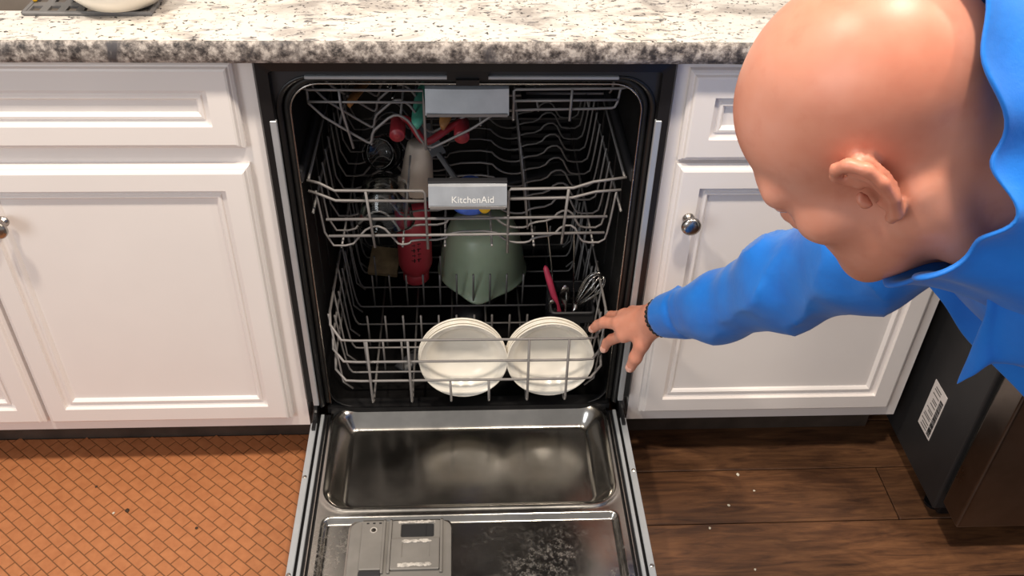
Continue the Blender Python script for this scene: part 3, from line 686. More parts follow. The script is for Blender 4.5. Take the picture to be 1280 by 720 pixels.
# tan wooden board and small block leaning at the back left
put('cutting_board', align(box(-0.032, 0.032, -0.006, 0.006, 0, 0.066), Matrix.Translation((-0.186, 0.362, 0.198)) @ Matrix.Rotation(-1.15, 4, 'X') @ Matrix.Rotation(0.12, 4, 'Y')), 'tan', 'small tan wooden board leaning in the rear left of the lower rack', 'board', False)
# cream tumbler in middle rack, mouth down
def tumbler():
    prof = [(0.0005, 0.098), (0.018, 0.098), (0.0215, 0.094), (0.0245, 0.075), (0.0285, 0.035), (0.0325, 0.003), (0.0315, 0.0), (0.030, 0.002), (0.022, 0.08), (0.0005, 0.09)]
    put('tumbler', align(lathe(prof, 32), Matrix.Translation((-0.094, 0.196, 0.521)) @ Matrix.Rotation(0.10, 4, 'Y')), 'creamy', 'cream plastic tumbler upside down in the middle rack', 'cup')
tumbler()
# clear plastic tub and lid ring, front left of middle rack
def cleartub():
    prof = [(0.0005, 0.078), (0.030, 0.078), (0.037, 0.072), (0.046, 0.02), (0.0475, 0.004), (0.050, 0.002), (0.050, 0.0), (0.0455, 0.0), (0.0438, 0.018), (0.035, 0.070), (0.0295, 0.0755), (0.0005, 0.0755)]
    put('clear_tub', align(lathe(prof, 40), Matrix.Translation((-0.142, 0.092, 0.522)) @ Matrix.Rotation(-0.15, 4, 'X')), 'clear', 'clear plastic tub upside down in the middle rack', 'container')
    prof = [(0.0005, 0.0), (0.024, 0.0), (0.0275, 0.004), (0.031, 0.05), (0.032, 0.062), (0.0305, 0.062), (0.0295, 0.05), (0.026, 0.005), (0.0005, 0.003)]
    put('drinking_glass', align(lathe(prof, 36), Matrix.Translation((-0.158, 0.185, 0.602)) @ Matrix.Rotation(1.0, 4, 'X') @ Matrix.Rotation(0.3, 4, 'Y')), 'clear', 'clear drinking glass tipped over behind the clear tub', 'glass')
cleartub()
put('plastic_cup', align(lathe([(0.0005, 0.05), (0.018, 0.05), (0.023, 0.046), (0.030, 0.004), (0.0315, 0.0), (0.0285, 0.0), (0.021, 0.044), (0.0005, 0.046)], 32), Matrix.Translation((0.004, 0.112, 0.541))), 'blue', 'small blue plastic cup upside down below the lettered handle', 'cup')
put('bottle_cap', align(lathe([(0.0005, 0.016), (0.0085, 0.016), (0.0105, 0.0145), (0.0108, 0.0), (0.009, 0.0), (0.0085, 0.013), (0.0005, 0.013)], 24), frame_to((0.0285, 0.098, 0.5485), (0, -0.9, 0.4))), 'yellow', 'round yellow cap lying beside the blue cup', 'cap')
put('spatula', merge(tube([(-0.050, 0.165, 0.612), (-0.008, 0.072, 0.598)], [0.0048, 0.0052], 8), align(box(-0.013, 0.013, -0.002, 0.002, 0, 0.075), frame_to((-0.050, 0.165, 0.612), (-0.35, 0.8, 0.25)))), 'roller', 'grey plastic spatula lying slanted across the middle rack', 'spatula', False)
# utensils in the cutlery rack
def clamp():
    root = empty('red_tongs', (-0.062, 0.07, 0.70)); root.location = (0, 0, 0); tag(root, 'dark red V-shaped silicone tongs with round ends in the cutlery rack', 'tongs')
    P = chaikin([(-0.110, 0.105, 0.712), (-0.095, 0.10, 0.716), (-0.080, 0.075, 0.702), (-0.067, 0.060, 0.6935), (-0.050, 0.070, 0.699), (-0.025, 0.092, 0.708), (-0.008, 0.10, 0.708)], 2)
    V, Fc = tube(P, 0.0062, 10); link('arm', mesh('arm', V, Fc), M['darkred'], root, smooth=True)
    for x, z, yv in ((-0.1125, 0.7035, 0.083), (-0.0095, 0.700, 0.083)):
        V, Fc = align(lathe([(0.0005, -0.016), (0.0075, -0.016), (0.0078, -0.0145), (0.0115, -0.0145), (0.0125, -0.013), (0.0125, 0.028), (0.011, 0.030), (0.0005, 0.030)], 24), frame_to((x, yv, z), (0, 1, 0.1)))
        link('round_end', mesh('round_end', V, Fc), M['darkred'], root, smooth=True)
clamp()
def paddle(name, p0, p1, w, t, mat, label, cat, grow=1.0):
    p0, p1 = Vector(p0), Vector(p1); d = (p1 - p0); L = d.length; R = []
    for i in range(15):
        s = i / 14; ww = w * (0.35 + 0.65 * math.sin(min(1, s * 1.7 + 0.08) * PI / 2)) if s < 0.45 else w * (1 - 0.75 * sstep(0.45, 0.85, np.array(s)))
        if i == 0: ww *= 0.5
        R.append([(ww * math.cos(a), t * math.sin(a), s * L) for a in [2 * PI * k / 10 for k in range(10)]])
    return put(name, align(rings(R, True, True, True), frame_to(p0, d, (1, 0, 0.3))), mat, label, cat)
paddle('wooden_spoon', (-0.190, 0.110, 0.736), (-0.150, 0.33, 0.725), 0.014, 0.006, 'wood', 'brown wooden spoon lying in the left trough of the cutlery rack', 'spoon')
paddle('silicone_spatula', (-0.082, 0.074, 0.7165), (-0.044, 0.30, 0.745), 0.022, 0.007, 'teal', 'teal silicone spatula lying in the cutlery rack', 'spatula')
paddle('wooden_spatula', (-0.040, 0.070, 0.7165), (0.004, 0.30, 0.756), 0.017, 0.006, 'wood', 'amber wooden spatula lying beside the teal one', 'spatula')
paddle('table_knife', (-0.118, 0.09, 0.757), (-0.112, 0.28, 0.766), 0.0062, 0.002, 'steelbright', 'pale steel table knife on the hump of the cutlery rack', 'knife')
paddle('tea_spoon', (-0.128, 0.13, 0.757), (-0.124, 0.28, 0.766), 0.006, 0.002, 'steelbright', 'steel spoon beside the knife in the cutlery rack', 'spoon')

# cutlery basket and contents
def basket():
    root = empty('cutlery_basket', (0.199, 0.150, 0.1930)); tag(root, 'dark grey plastic cutlery basket standing behind the white bowls', 'basket')
    hx, hy, H = 0.0400, 0.048, 0.108; parts = []
    def side(M4, w):
        P = []; rowsz = [(0.0, 0.012)] + [(0.026 + 0.018 * k, 0.031 + 0.018 * k) for k in range(3)] + [(0.084, H)]
        for a, b in rowsz: P.append(box(-w, w, -0.0015, 0.0015, a, b))
        n = int(w * 2 / 0.0125)
        for i in range(n + 1):
            x = -w + 2 * w * i / n; P.append(box(x - 0.0022, x + 0.0022, -0.0013, 0.0013, 0.010, 0.086))
        return align(merge(*P), M4)
    T = Matrix.Translation; Rz = Matrix.Rotation(PI / 2, 4, 'Z')
    for Mx, w, nm in ((T((0, -hy, 0)), hx, 'front_grid'), (T((0, hy, 0)), hx, 'back_grid'), (T((-hx, 0, 0)) @ Rz, hy, 'side_grid'), (T((hx, 0, 0)) @ Rz, hy, 'side_grid')):
        link(nm, mesh(nm, *side(Mx, w)), M['darkgrey'], root)
    link('bottom', mesh('bottom', *merge(*[box(-hx, hx, -hy + 0.016 * k, -hy + 0.016 * k + 0.009, 0, 0.003) for k in range(6)], box(-0.003, 0.003, -hy, hy, 0.0, 0.003))), M['darkgrey'], root)
    rim = [(x, yv, H) for x, yv in roundrect(-hx - 0.001, hx + 0.001, -hy - 0.001, hy + 0.001, 0.008, 4)]; rim.append(rim[0])
    link('rim', mesh('rim', *tube(rim, 0.0033, 8)), M['darkgrey'], root, smooth=True)
basket()
def handle_bar(name, p0, p1, r, mat, label, cat):
    P = [Vector(p0).lerp(Vector(p1), t) for t in (0, 0.05, 0.3, 0.6, 0.85, 0.97, 1)]
    return put(name, tube(P, [r * k for k in (0.5, 0.8, 0.85, 1.0, 1.05, 0.8, 0.3)], 10), mat, label, cat)
handle_bar('paring_knife', (0.196, 0.122, 0.210), (0.148, 0.172, 0.362), 0.0062, 'pink', 'pink handled knife sticking up from the cutlery basket', 'knife')
def spoon(name, p0, p1, label, w=0.010):
    p0, p1 = Vector(p0), Vector(p1); d = p1 - p0; L = d.length; R = []
    for i in range(13):
        s = i / 12; ww = 0.0028 if s < 0.62 else 0.0028 + w * math.sin(min(1, (s - 0.62) / 0.38) * PI) ** 0.7 + 1e-4
        R.append([(ww * math.cos(a), 0.0012 * math.sin(a), s * L) for a in [2 * PI * k / 8 for k in range(8)]])
    put(name, align(rings(R, True, True, True), frame_to(p0, d, (1, 0.2, 0))), 'steelbright', label, 'spoon')
spoon('steel_spoon', (0.176, 0.135, 0.204), (0.158, 0.112, 0.325), 'small steel spoon leaning at the left end of the basket', 0.006)
spoon('steel_spoon', (0.195, 0.135, 0.222), (0.186, 0.145, 0.335), 'short steel spoon standing amid the basket beside the pink handle', 0.008)
handle_bar('skewer', (0.212, 0.170, 0.222), (0.203, 0.195, 0.425), 0.0021, 'steelbright', 'long thin steel skewer standing in the cutlery basket', 'skewer')
handle_bar('metal_tester', (0.180, 0.175, 0.222), (0.150, 0.225, 0.445), 0.0018, 'steelbright', 'thin steel cake tester leaning back from the cutlery basket', 'tester')
def whisk():
    root = empty('whisk', (0.205, 0.145, 0.222)); root.location = (0, 0, 0); tag(root, 'steel balloon whisk tilted to the right in the cutlery basket', 'whisk')
    p0 = Vector((0.196, 0.128, 0.205)); p1 = Vector((0.207, 0.122, 0.305)); d = Vector((0.50, 0.04, 0.78)).normalized()
    link('handle', mesh('handle', *tube([p0, p0.lerp(p1, 0.5), p1], [0.005, 0.006, 0.0045], 10)), M['steelbright'], root, smooth=True)
    L = 0.084
    for k in range(6):
        a = PI * k / 6; F4 = frame_to(p1, d); P = []
        for i in range(25):
            t = i / 24 * 2 * PI; s = (1 - math.cos(t)) / 2; w = 0.025 * math.sin(t) * (0.35 + 0.65 * s)
            P.append(F4 @ Vector((w * math.cos(a), w * math.sin(a), s * L)))
        link('loop_wire', mesh('loop_wire', *tube(P, 0.0012, 5)), M['steelbright'], root, smooth=True)
whisk()

# ------------------------------------------------------------------ floor mat
def floor_mat():
    x0, x1, y0, y1 = -1.75, -0.25, -0.62, 0.0740
    root = empty('floor_mat', (0, 0, 0)); tag(root, 'orange-brown cushioned floor mat with brick-bond blocks before the sink cabinet', 'mat')
    link('base', bbox_mesh('base', (x0, x1, y0, y1, 0.0005, 0.0075), 0.002), M['matbase'], root)
    ca = math.radians(-40.0); u = Vector((math.cos(ca), math.sin(ca), 0)); v = Vector((-math.sin(ca), math.cos(ca), 0)); L, W, g = 0.0335, 0.0208, 0.0012
    def block(name, grp):
        pass
    c = Vector((-0.62, -0.15, 0)); cells = []
    for i in range(-60, 61):
        for j in range(-70, 71):
            p = c + v * (W * i) + u * (L * (j + (0.5 if i % 2 else 0) + 0.06 * math.sin(i * 12.9)))
            if x0 + 0.019 < p.x < x1 - 0.019 and y0 + 0.019 < p.y < y1 - 0.012: cells.append(p)
    def clipped(p):
        P = [p + u * (a * (L - g) / 2) + v * (b * (W - g) / 2) for a, b in ((-1, -1), (1, -1), (1, 1), (-1, 1))]; lim = y1 - 0.0025; Q = []
        for a, b in zip(P, P[1:] + P[:1]):
            if a.y <= lim: Q.append(a)
            if (a.y <= lim) != (b.y <= lim): Q.append(a.lerp(b, (lim - a.y) / (b.y - a.y)))
        return Q
    border = []
    for i in range(-60, 61):
        for j in range(-70, 71):
            p = c + v * (W * i) + u * (L * (j + (0.5 if i % 2 else 0) + 0.06 * math.sin(i * 12.9)))
            if x0 + 0.019 < p.x < x1 - 0.019 and y1 - 0.012 <= p.y < y1 + 0.018:
                Q = clipped(p)
                if len(Q) >= 3: border.append(rings([[(q.x, q.y, 0.006) for q in Q], [(q.x, q.y, 0.0082) for q in Q]], True, False, True))
    tag(link('border_blocks', mesh('border_blocks', *merge(*border)), M['mat'], root), kind='stuff')
    M3 = Matrix((u, v, Vector((0, 0, 1)))).transposed().to_4x4()
    vb = box(-L / 2 + g / 2, L / 2 - g / 2, -W / 2 + g / 2, W / 2 - g / 2, 0.006, 0.0082); Vb = [((a * (0.955 if z > 0.007 else 1)), b * (0.94 if z > 0.007 else 1), z) for a, b, z in vb[0]]
    me = mesh('block', [tuple(M3 @ Vector(a)) for a in Vb], vb[1]); me.materials.append(M['mat'])
    def score(p): return (p - Vector((-0.58, -0.16, 0))).length_squared * (1 if p.x > -0.98 and p.y > -0.36 else 6)
    cells.sort(key=score)
    for p in cells[:300]:
        link('block', me, None, root, (p.x, p.y, random.uniform(-0.0002, 0.0002)))
    rest = merge(*[([(a[0] + p.x, a[1] + p.y, a[2]) for a in [tuple(M3 @ Vector(q)) for q in Vb]], vb[1]) for p in cells[300:]])
    tag(link('blocks', mesh('blocks', *rest), M['mat'], root), kind='stuff')
floor_mat()
random.seed(11)
def crumb(x, yv, z, s, mat, label, group):
    bm = bmesh.new(); bmesh.ops.create_icosphere(bm, subdivisions=1, radius=s)
    for vv in bm.verts: vv.co *= random.uniform(0.7, 1.2); vv.co.z *= 0.5
    zm = min(vv.co.z for vv in bm.verts)
    me = bpy.data.meshes.new('crumb'); bm.to_mesh(me); bm.free(); o = link('crumb', me, M[mat], None, (x, yv, z - zm)); o.rotation_euler.z = random.uniform(0, 3); tag(o, label, 'crumb', group)
for x, yv, s in ((0.536, -0.051, 0.004), (0.559, -0.092, 0.0025), (0.500, -0.126, 0.003), (0.451, -0.179, 0.003), (0.514, -0.271, 0.0025)):
    crumb(x, yv, 0.0, s, 'crumb', 'tiny pale crumb lying on the dark wooden floor', 'crumbs on the wooden floor')
for x, yv, s in ((-0.719, -0.054, 0.003), (-0.644, -0.113, 0.0045), (-0.507, -0.157, 0.0035)):
    crumb(x, yv, 0.0086, s, 'dirt', 'tiny dark fleck lying on the orange-brown floor mat', 'dark flecks on the mat')
crumb(-0.668, -0.118, 0.0086, 0.003, 'crumb', 'tiny pale crumb lying on the orange-brown floor mat', None)

# ------------------------------------------------------------------ refrigerator
def fridge():
    root = empty('refrigerator', (1.33, 0.2, 0)); root.location = (0, 0, 0); tag(root, 'dark stainless refrigerator with black side panel beside the drawer cabinet', 'refrigerator')
    link('cabinet_body', bbox_mesh('cabinet_body', (0.875, 1.79, -0.172, 0.62, 0.035, 1.76), 0.004), M['fridge_side'], root)
    link('base_grille', bbox_mesh('base_grille', (0.895, 1.77, -0.165, 0.60, 0.008, 0.05), 0.004), M['black'], root)
    for x in (0.905, 1.75):
        for yv in (-0.13, 0.55):
            link('foot', mesh('foot', *align(lathe([(0.018, 0), (0.018, 0.006), (0.008, 0.008), (0.008, 0.04)], 16, (True, True)), Matrix.Translation((x, yv, 0.0002)))), M['black'], root)
    link('door_gasket', bbox_mesh('door_gasket', (0.885, 1.78, -0.186, -0.171, 0.08, 1.75), 0.003), M['rubber'], root)
    for a, b, z0, z1 in ((0.875, 1.79, 0.074, 0.70), (0.875, 1.33, 0.708, 1.77), (1.335, 1.79, 0.708, 1.77)):
        d = link('door', bbox_mesh('door', (a, b, -0.246, -0.186, z0, z1), 0.005, 3), M['fridge_steel'], root)
        if z0 < 0.5: V, Fc = merge(tube([(1.0, -0.29, 0.62), (1.66, -0.29, 0.62)], 0.012, 12), *[tube([(x, -0.29, 0.62), (x, -0.246, 0.62)], 0.010, 10) for x in (1.04, 1.62)])
        else:
            x = 1.285 if a < 1 else 1.38
            V, Fc = merge(tube([(x, -0.29, 0.82), (x, -0.29, 1.6)], 0.012, 12), *[tube([(x, -0.29, z), (x, -0.246, z)], 0.010, 10) for z in (0.86, 1.56)])
        link('handle', mesh('handle', V, Fc), M['fridge_steel'], d, smooth=True)
    # rating sticker
    s = link('rating_sticker', mesh('rating_sticker', *box(0.8738, 0.8746, -0.085, -0.034, 0.129, 0.243)), M['sticker'], root); tag(s, 'white printed sticker with barcode')
    parts = []; random.seed(5); z = 0.134
    while z < 0.222:
        h = random.choice((0.0008, 0.0014, 0.0022)); parts.append(box(0.8733, 0.8739, -0.082, -0.070, z, z + h)); z += h + random.choice((0.0008, 0.0014))
    link('barcode', mesh('barcode', *merge(*parts)), M['ink'], s)
    parts = [box(0.8733, 0.8739, -0.066, -0.039 - random.uniform(0, 0.010), zz, zz + 0.0022) for zz in (0.136, 0.143, 0.150, 0.160, 0.165, 0.175, 0.180, 0.192, 0.200, 0.205, 0.216, 0.226, 0.232)]
    link('printed_lines', mesh('printed_lines', *merge(*parts)), M['greyink'], s)
fridge()

# ------------------------------------------------------------------ person
def nets(f, lo, hi, h):
    lo = np.array(lo, float); n = np.ceil((np.array(hi) - lo) / h).astype(int) + 1
    g = np.meshgrid(*[np.float32(lo[i]) + np.float32(h) * np.arange(n[i], dtype=np.float32) for i in range(3)], indexing='ij')
    D = f(*g).astype(np.float32)
    for ax in range(3):
        D.swapaxes(0, ax)[0] = h; D.swapaxes(0, ax)[-1] = h
    S = D < 0; nx, ny, nz = D.shape
    c = np.zeros((nx - 1, ny - 1, nz - 1), np.int8)
    for i in (0, 1):
        for j in (0, 1):
            for k in (0, 1): c += S[i:nx - 1 + i, j:ny - 1 + j, k:nz - 1 + k]
    act = (c > 0) & (c < 8); I = np.argwhere(act); idm = np.full(act.shape, -1, np.int64); idm[act] = np.arange(len(I))
    acc = np.zeros((len(I), 3)); cnt = np.zeros(len(I))
    offs = [(0, 0, 0), (1, 0, 0), (0, 1, 0), (0, 0, 1), (1, 1, 0), (1, 0, 1), (0, 1, 1), (1, 1, 1)]
    cv = [D[I[:, 0] + a, I[:, 1] + b, I[:, 2] + e] for a, b, e in offs]
    for p in range(8):
        for q in range(p + 1, 8):
            if sum(abs(offs[p][t] - offs[q][t]) for t in range(3)) != 1: continue
            m = (cv[p] < 0) != (cv[q] < 0); t = np.where(m, cv[p] / np.where(m, cv[p] - cv[q], 1), 0)
            P = np.array(offs[p])[None] + t[:, None] * (np.array(offs[q]) - np.array(offs[p]))[None]
            acc += np.where(m[:, None], P, 0); cnt += m
    V = lo + h * (I + acc / cnt[:, None]); Fc = []
    for ax in range(3):
        sl0 = [slice(None)] * 3; sl1 = [slice(None)] * 3; sl0[ax] = slice(0, -1); sl1[ax] = slice(1, None)
        ch = S[tuple(sl0)] != S[tuple(sl1)]; E = np.argwhere(ch); b, e = [t for t in range(3) if t != ax]
        ok = (E[:, b] > 0) & (E[:, e] > 0) & (E[:, b] < D.shape[b] - 1) & (E[:, e] < D.shape[e] - 1); E = E[ok]
        inside = S[E[:, 0], E[:, 1], E[:, 2]]
        def g2(db, de):
            Q = E.copy(); Q[:, b] -= db; Q[:, e] -= de; return idm[Q[:, 0], Q[:, 1], Q[:, 2]]
        q = np.stack([g2(1, 1), g2(0, 1), g2(0, 0), g2(1, 0)], -1)
        flip = inside if ax != 1 else ~inside
        q[~flip] = q[~flip][:, ::-1]; Fc.append(q)
    return V, np.concatenate(Fc)
def npmesh(name, V, Fc):
    me = bpy.data.meshes.new(name); n = len(Fc)
    me.vertices.add(len(V)); me.vertices.foreach_set('co', np.asarray(V, np.float32).ravel())
    me.loops.add(n * 4); me.loops.foreach_set('vertex_index', np.asarray(Fc, np.int32).ravel())
    me.polygons.add(n); me.polygons.foreach_set('loop_start', np.arange(0, n * 4, 4, dtype=np.int32)); me.polygons.foreach_set('use_smooth', np.ones(n, bool))
    me.update(calc_edges=True); me.validate(); return me
def smin(a, b, k):
    h = np.clip(0.5 + 0.5 * (b - a) / k, 0, 1); return b + (a - b) * h - k * h * (1 - h)
def smax(a, b, k): return -smin(-a, -b, k)
def cap_(x, y, z, a, b, r0, r1):
    a = np.array(a, np.float32); b = np.array(b, np.float32); d = b - a; L = float(d @ d) + 1e-12
    t = np.clip(((x - a[0]) * d[0] + (y - a[1]) * d[1] + (z - a[2]) * d[2]) / L, 0, 1)
    return np.sqrt((x - a[0] - t * d[0]) ** 2 + (y - a[1] - t * d[1]) ** 2 + (z - a[2] - t * d[2]) ** 2) - (r0 + (r1 - r0) * t)
def ell(x, y, z, c, r):
    p = ((x - c[0]) / r[0], (y - c[1]) / r[1], (z - c[2]) / r[2]); k0 = np.sqrt(p[0] ** 2 + p[1] ** 2 + p[2] ** 2) + 1e-9
    k1 = np.sqrt((p[0] / r[0]) ** 2 + (p[1] / r[1]) ** 2 + (p[2] / r[2]) ** 2) + 1e-9
    return k0 * (k0 - 1) / k1
def chain(x, y, z, P, r, k=0.006):
    d = None
    for i in range(len(P) - 1):
        c = cap_(x, y, z, P[i], P[i + 1], r[i], r[i + 1]); d = c if d is None else smin(d, c, k)
    return d
# head frame
HO = Vector((0.3166, -0.6128, 1.0862)); HU = Vector((-0.6957, 0.1993, 0.69)).normalized(); HF = Vector((-0.6013, 0.3639, -0.7114)); HF = (HF - HU * HF.dot(HU)).normalized(); HR = HF.cross(HU)
HM = Matrix((HR, HF, HU)).transposed().to_4x4(); HM.translation = HO
NB = Vector((0.4300, -0.6180, 1.0720)); NBl = tuple(HM.inverted() @ NB); CH = Vector((0.56, -0.63, 1.01)); CHl = tuple(HM.inverted() @ CH)
def f_head(x, y, z):
    ax = np.abs(x)
    d = ell(x, y, z, (0, -0.010, 0.040), (0.0765, 0.097, 0.084))
    d = smin(d, ell(x, y, z, (0, 0.036, 0.030), (0.063, 0.057, 0.062)), 0.02)
    d = smin(d, ell(x, y, z, (0, 0.045, -0.030), (0.057, 0.046, 0.062)), 0.025)
    d = smin(d, ell(x, y, z, (0, 0.038, -0.072), (0.050, 0.048, 0.038)), 0.025)
    d = smin(d, cap_(ax, y, z, (0.056, -0.004, -0.050), (0.022, 0.068, -0.098), 0.018, 0.017), 0.025)
    d = smin(d, ell(x, y, z, (0, 0.078, -0.099), (0.022, 0.017, 0.016)), 0.018)
    d = smin(d, cap_(ax, y, z, (0.010, 0.0900, 0.014), (0.046, 0.0775, 0.012), 0.011, 0.0115), 0.016)
    d = smin(d, ell(ax, y, z, (0.048, 0.054, -0.026), (0.021, 0.026, 0.019)), 0.02)
    d = smax(d, -ell(ax, y, z, (0.031, 0.099, -0.004), (0.016, 0.013, 0.011)), 0.012)
    d = smin(d, cap_(x, y, z, (0, 0.086, 0.006), (0, 0.103, -0.034), 0.008, 0.0115), 0.012)
    d = smin(d, ell(ax, y, z, (0.012, 0.096, -0.039), (0.009, 0.010, 0.008)), 0.006)
    d = smin(d, cap_(ax, y, z, (0, 0.0915, -0.064), (0.020, 0.083, -0.066), 0.0065, 0.004), 0.006)
    d = smin(d, cap_(ax, y, z, (0, 0.0905, -0.0755), (0.017, 0.083, -0.073), 0.007, 0.004), 0.006)
    d = smin(d, ell(ax, y, z, (0.031, 0.083, -0.004), (0.0135, 0.012, 0.0085)), 0.003)     # eyelids
    # neck
    d = smin(d, cap_(x, y, z, (0, -0.022, -0.035), NBl, 0.058, 0.061), 0.03)
    d = smin(d, cap_(x, y, z, NBl, CHl, 0.061, 0.080), 0.03)
    d = smin(d, cap_(x, y, z, (0, 0.022, -0.060), (NBl[0], NBl[1] + 0.045, NBl[2] - 0.030), 0.050, 0.058), 0.03)
    d = smin(d, cap_(ax, y, z, (0.060, -0.020, -0.030), (0.03 + NBl[0] * 0.5, NBl[1] + 0.045, NBl[2] - 0.01), 0.012, 0.014), 0.025)
    # ears
    e = None
    hel = [(0.078, 0.010, 0.011), (0.082, 0.0125, 0.023), (0.087, 0.006, 0.031), (0.091, -0.005, 0.032), (0.0935, -0.0145, 0.024), (0.093, -0.0175, 0.008), (0.089, -0.0145, -0.010), (0.083, -0.007, -0.025), (0.079, 0.001, -0.030)]
    e = chain(ax, y, z, hel, [0.0036, 0.0040, 0.0046, 0.0050, 0.0050, 0.0046, 0.0046, 0.0056, 0.0050], 0.003)
    e = smin(e, chain(ax, y, z, [(0.083, 0.000, 0.020), (0.087, -0.008, 0.014), (0.088, -0.011, 0.0), (0.084, -0.007, -0.015)], [0.002, 0.0028, 0.0028, 0.003], 0.003), 0.004)
    e = smin(e, ell(ax, y, z, (0.0805, -0.007, 0.004), (0.0045, 0.014, 0.028)), 0.004)
    e = smin(e, ell(ax, y, z, (0.079, 0.009, -0.007), (0.006, 0.005, 0.008)), 0.004)
    e = smax(e, -ell(ax, y, z, (0.085, 0.001, -0.004), (0.009, 0.0065, 0.009)), 0.003)
    d = smin(d, e, 0.004)
    return d
# the right arm and hand (world coordinates)
WRI = (0.3101, -0.113, 0.4696)
MCP = dict(index=[(0.2597, -0.087, 0.4096), (0.2459, -0.0606, 0.3773), (0.2400, -0.0500, 0.3600), (0.2363, -0.0500, 0.3460)],
           middle=[(0.2535, -0.0674, 0.4177), (0.2324, -0.0419, 0.3997), (0.2240, -0.0310, 0.3850), (0.2175, -0.0240, 0.3700)],
           ring=[(0.2644, -0.048, 0.4188), (0.2489, -0.0167, 0.3926), (0.2455, -0.0060, 0.3770), (0.2440, 0.0000, 0.3610)],
           pinky=[(0.2822, -0.0331, 0.415), (0.2740, -0.0080, 0.3930), (0.2715, -0.0010, 0.3800), (0.2700, 0.0040, 0.3660)])
FR = dict(index=(0.0105, 0.0095, 0.0085, 0.0078), middle=(0.0108, 0.0098, 0.0088, 0.0080), ring=(0.0103, 0.0092, 0.0084, 0.0076), pinky=(0.0092, 0.0080, 0.0074, 0.0068))
TH = [(0.2990, -0.1120, 0.4480), (0.2850, -0.1150, 0.4140), (0.2775, -0.1160, 0.3850), (0.2715, -0.1140, 0.3600)]
ELB = (0.4181, -0.3028, 0.6907); SHR = (0.500, -0.455, 0.910); SHL = (0.545, -0.800, 1.000)
def f_hand(x, y, z):
    d = cap_(x, y, z, WRI, (0.375, -0.2200, 0.580), 0.027, 0.036)
    pal = None
    for k, q in MCP.items():
        w = Vector(WRI).lerp(Vector(q[0]), 0.15)
        c = cap_(x, y, z, tuple(w), q[0], 0.0185, 0.0130 if k != 'pinky' else 0.0115); pal = c if pal is None else smin(pal, c, 0.012)
    d = smin(d, pal, 0.018)
    th = chain(x, y, z, TH, (0.0150, 0.0125, 0.0108, 0.0088), 0.006); d = smin(d, th, 0.012)
    for k, q in MCP.items():
        d = smin(d, chain(x, y, z, q, FR[k], 0.003), 0.0055)
    return d
def f_body(x, y, z):
    d = cap_(x, y, z, tuple(CH), (0.95, -0.665, 0.96), 0.095, 0.115)
    d = smin(d, cap_(x, y, z, SHR, SHL, 0.05, 0.05), 0.06)
    d = smin(d, cap_(x, y, z, (0.97, -0.585, 0.94), (0.97, -0.745, 0.94), 0.085, 0.085), 0.06)
    for s in (-1, 1):
        yy = -0.665 + s * 0.095
        d = smin(d, chain(x, y, z, [(0.98, yy, 0.92), (0.955, yy, 0.50), (1.02, yy, 0.10)], (0.078, 0.055, 0.038), 0.02), 0.05)
        d = smin(d, cap_(x, y, z, (1.03, yy, 0.045), (0.86, yy - s * -0.01, 0.032), 0.036, 0.028), 0.03)
    d = smin(d, chain(x, y, z, [SHR, ELB, WRI], (0.048, 0.038, 0.027), 0.02), 0.03)
    d = smin(d, chain(x, y, z, [SHL, (0.640, -0.870, 0.740), (0.840, -0.790, 0.620)], (0.048, 0.038, 0.026), 0.02), 0.03)
    d = smin(d, cap_(x, y, z, (0.845, -0.788, 0.617), (0.90, -0.765, 0.585), 0.026, 0.024), 0.02)
    for k in range(4):
        a = (0.90, -0.790 + 0.017 * k, 0.588); b = (0.935, -0.786 + 0.017 * k, 0.560); c = (0.955, -0.785 + 0.016 * k, 0.530)
        d = smin(d, chain(x, y, z, [a, b, c], (0.009, 0.0085, 0.0075), 0.004), 0.006)
    d = smin(d, chain(x, y, z, [(0.865, -0.765, 0.605), (0.90, -0.735, 0.585), (0.93, -0.722, 0.565)], (0.013, 0.011, 0.009), 0.004), 0.01)
    return d
V1, F1 = nets(f_head, (-0.13, -0.15, -0.20), (0.13, 0.135, 0.14), 0.0020)
Mn = np.array(HM); V1 = V1 @ Mn[:3, :3].T + Mn[:3, 3]
V2, F2 = nets(f_hand, (0.195, -0.26, 0.33), (0.42, 0.03, 0.62), 0.0019)
V3, F3 = nets(f_body, (0.28, -1.0, 0.0), (1.13, -0.05, 1.16), 0.010)
me = npmesh('person', np.concatenate([V1, V2, V3]), np.concatenate([F1, F2 + len(V1), F3 + len(V1) + len(V2)]))
tmp = bpy.data.objects.new('tmp', me); COL.objects.link(tmp); r = tmp.modifiers.new('r', 'REMESH'); r.mode = 'VOXEL'; r.voxel_size = 0.0024; r.use_smooth_shade = True
sm = tmp.modifiers.new('s', 'SMOOTH'); sm.factor = 0.5; sm.iterations = 2
bpy.context.view_layer.update()
me2 = bpy.data.meshes.new_from_object(tmp.evaluated_get(bpy.context.evaluated_depsgraph_get())); bpy.data.objects.remove(tmp)
PER = link('person', me2, M['skin'], None, None, True)
tag(PER, 'bald person in a bright blue jacket bending over, hand on the lower rack', 'person')
print('person faces', len(me2.polygons))
# eyes
for s in (-1, 1):
    V, Fc = lathe([(0.0005, -0.0105)] + [(0.0105 * math.sin(a), -0.0105 * math.cos(a)) for a in [PI * k / 10 for k in range(1, 10)]] + [(0.0005, 0.0105)], 16)
    V, Fc = align((V, Fc), HM @ Matrix.Translation((s * 0.031, 0.0855, -0.004))); 
    link('eye', mesh('eye', V, Fc), M['eye'], PER, smooth=True)
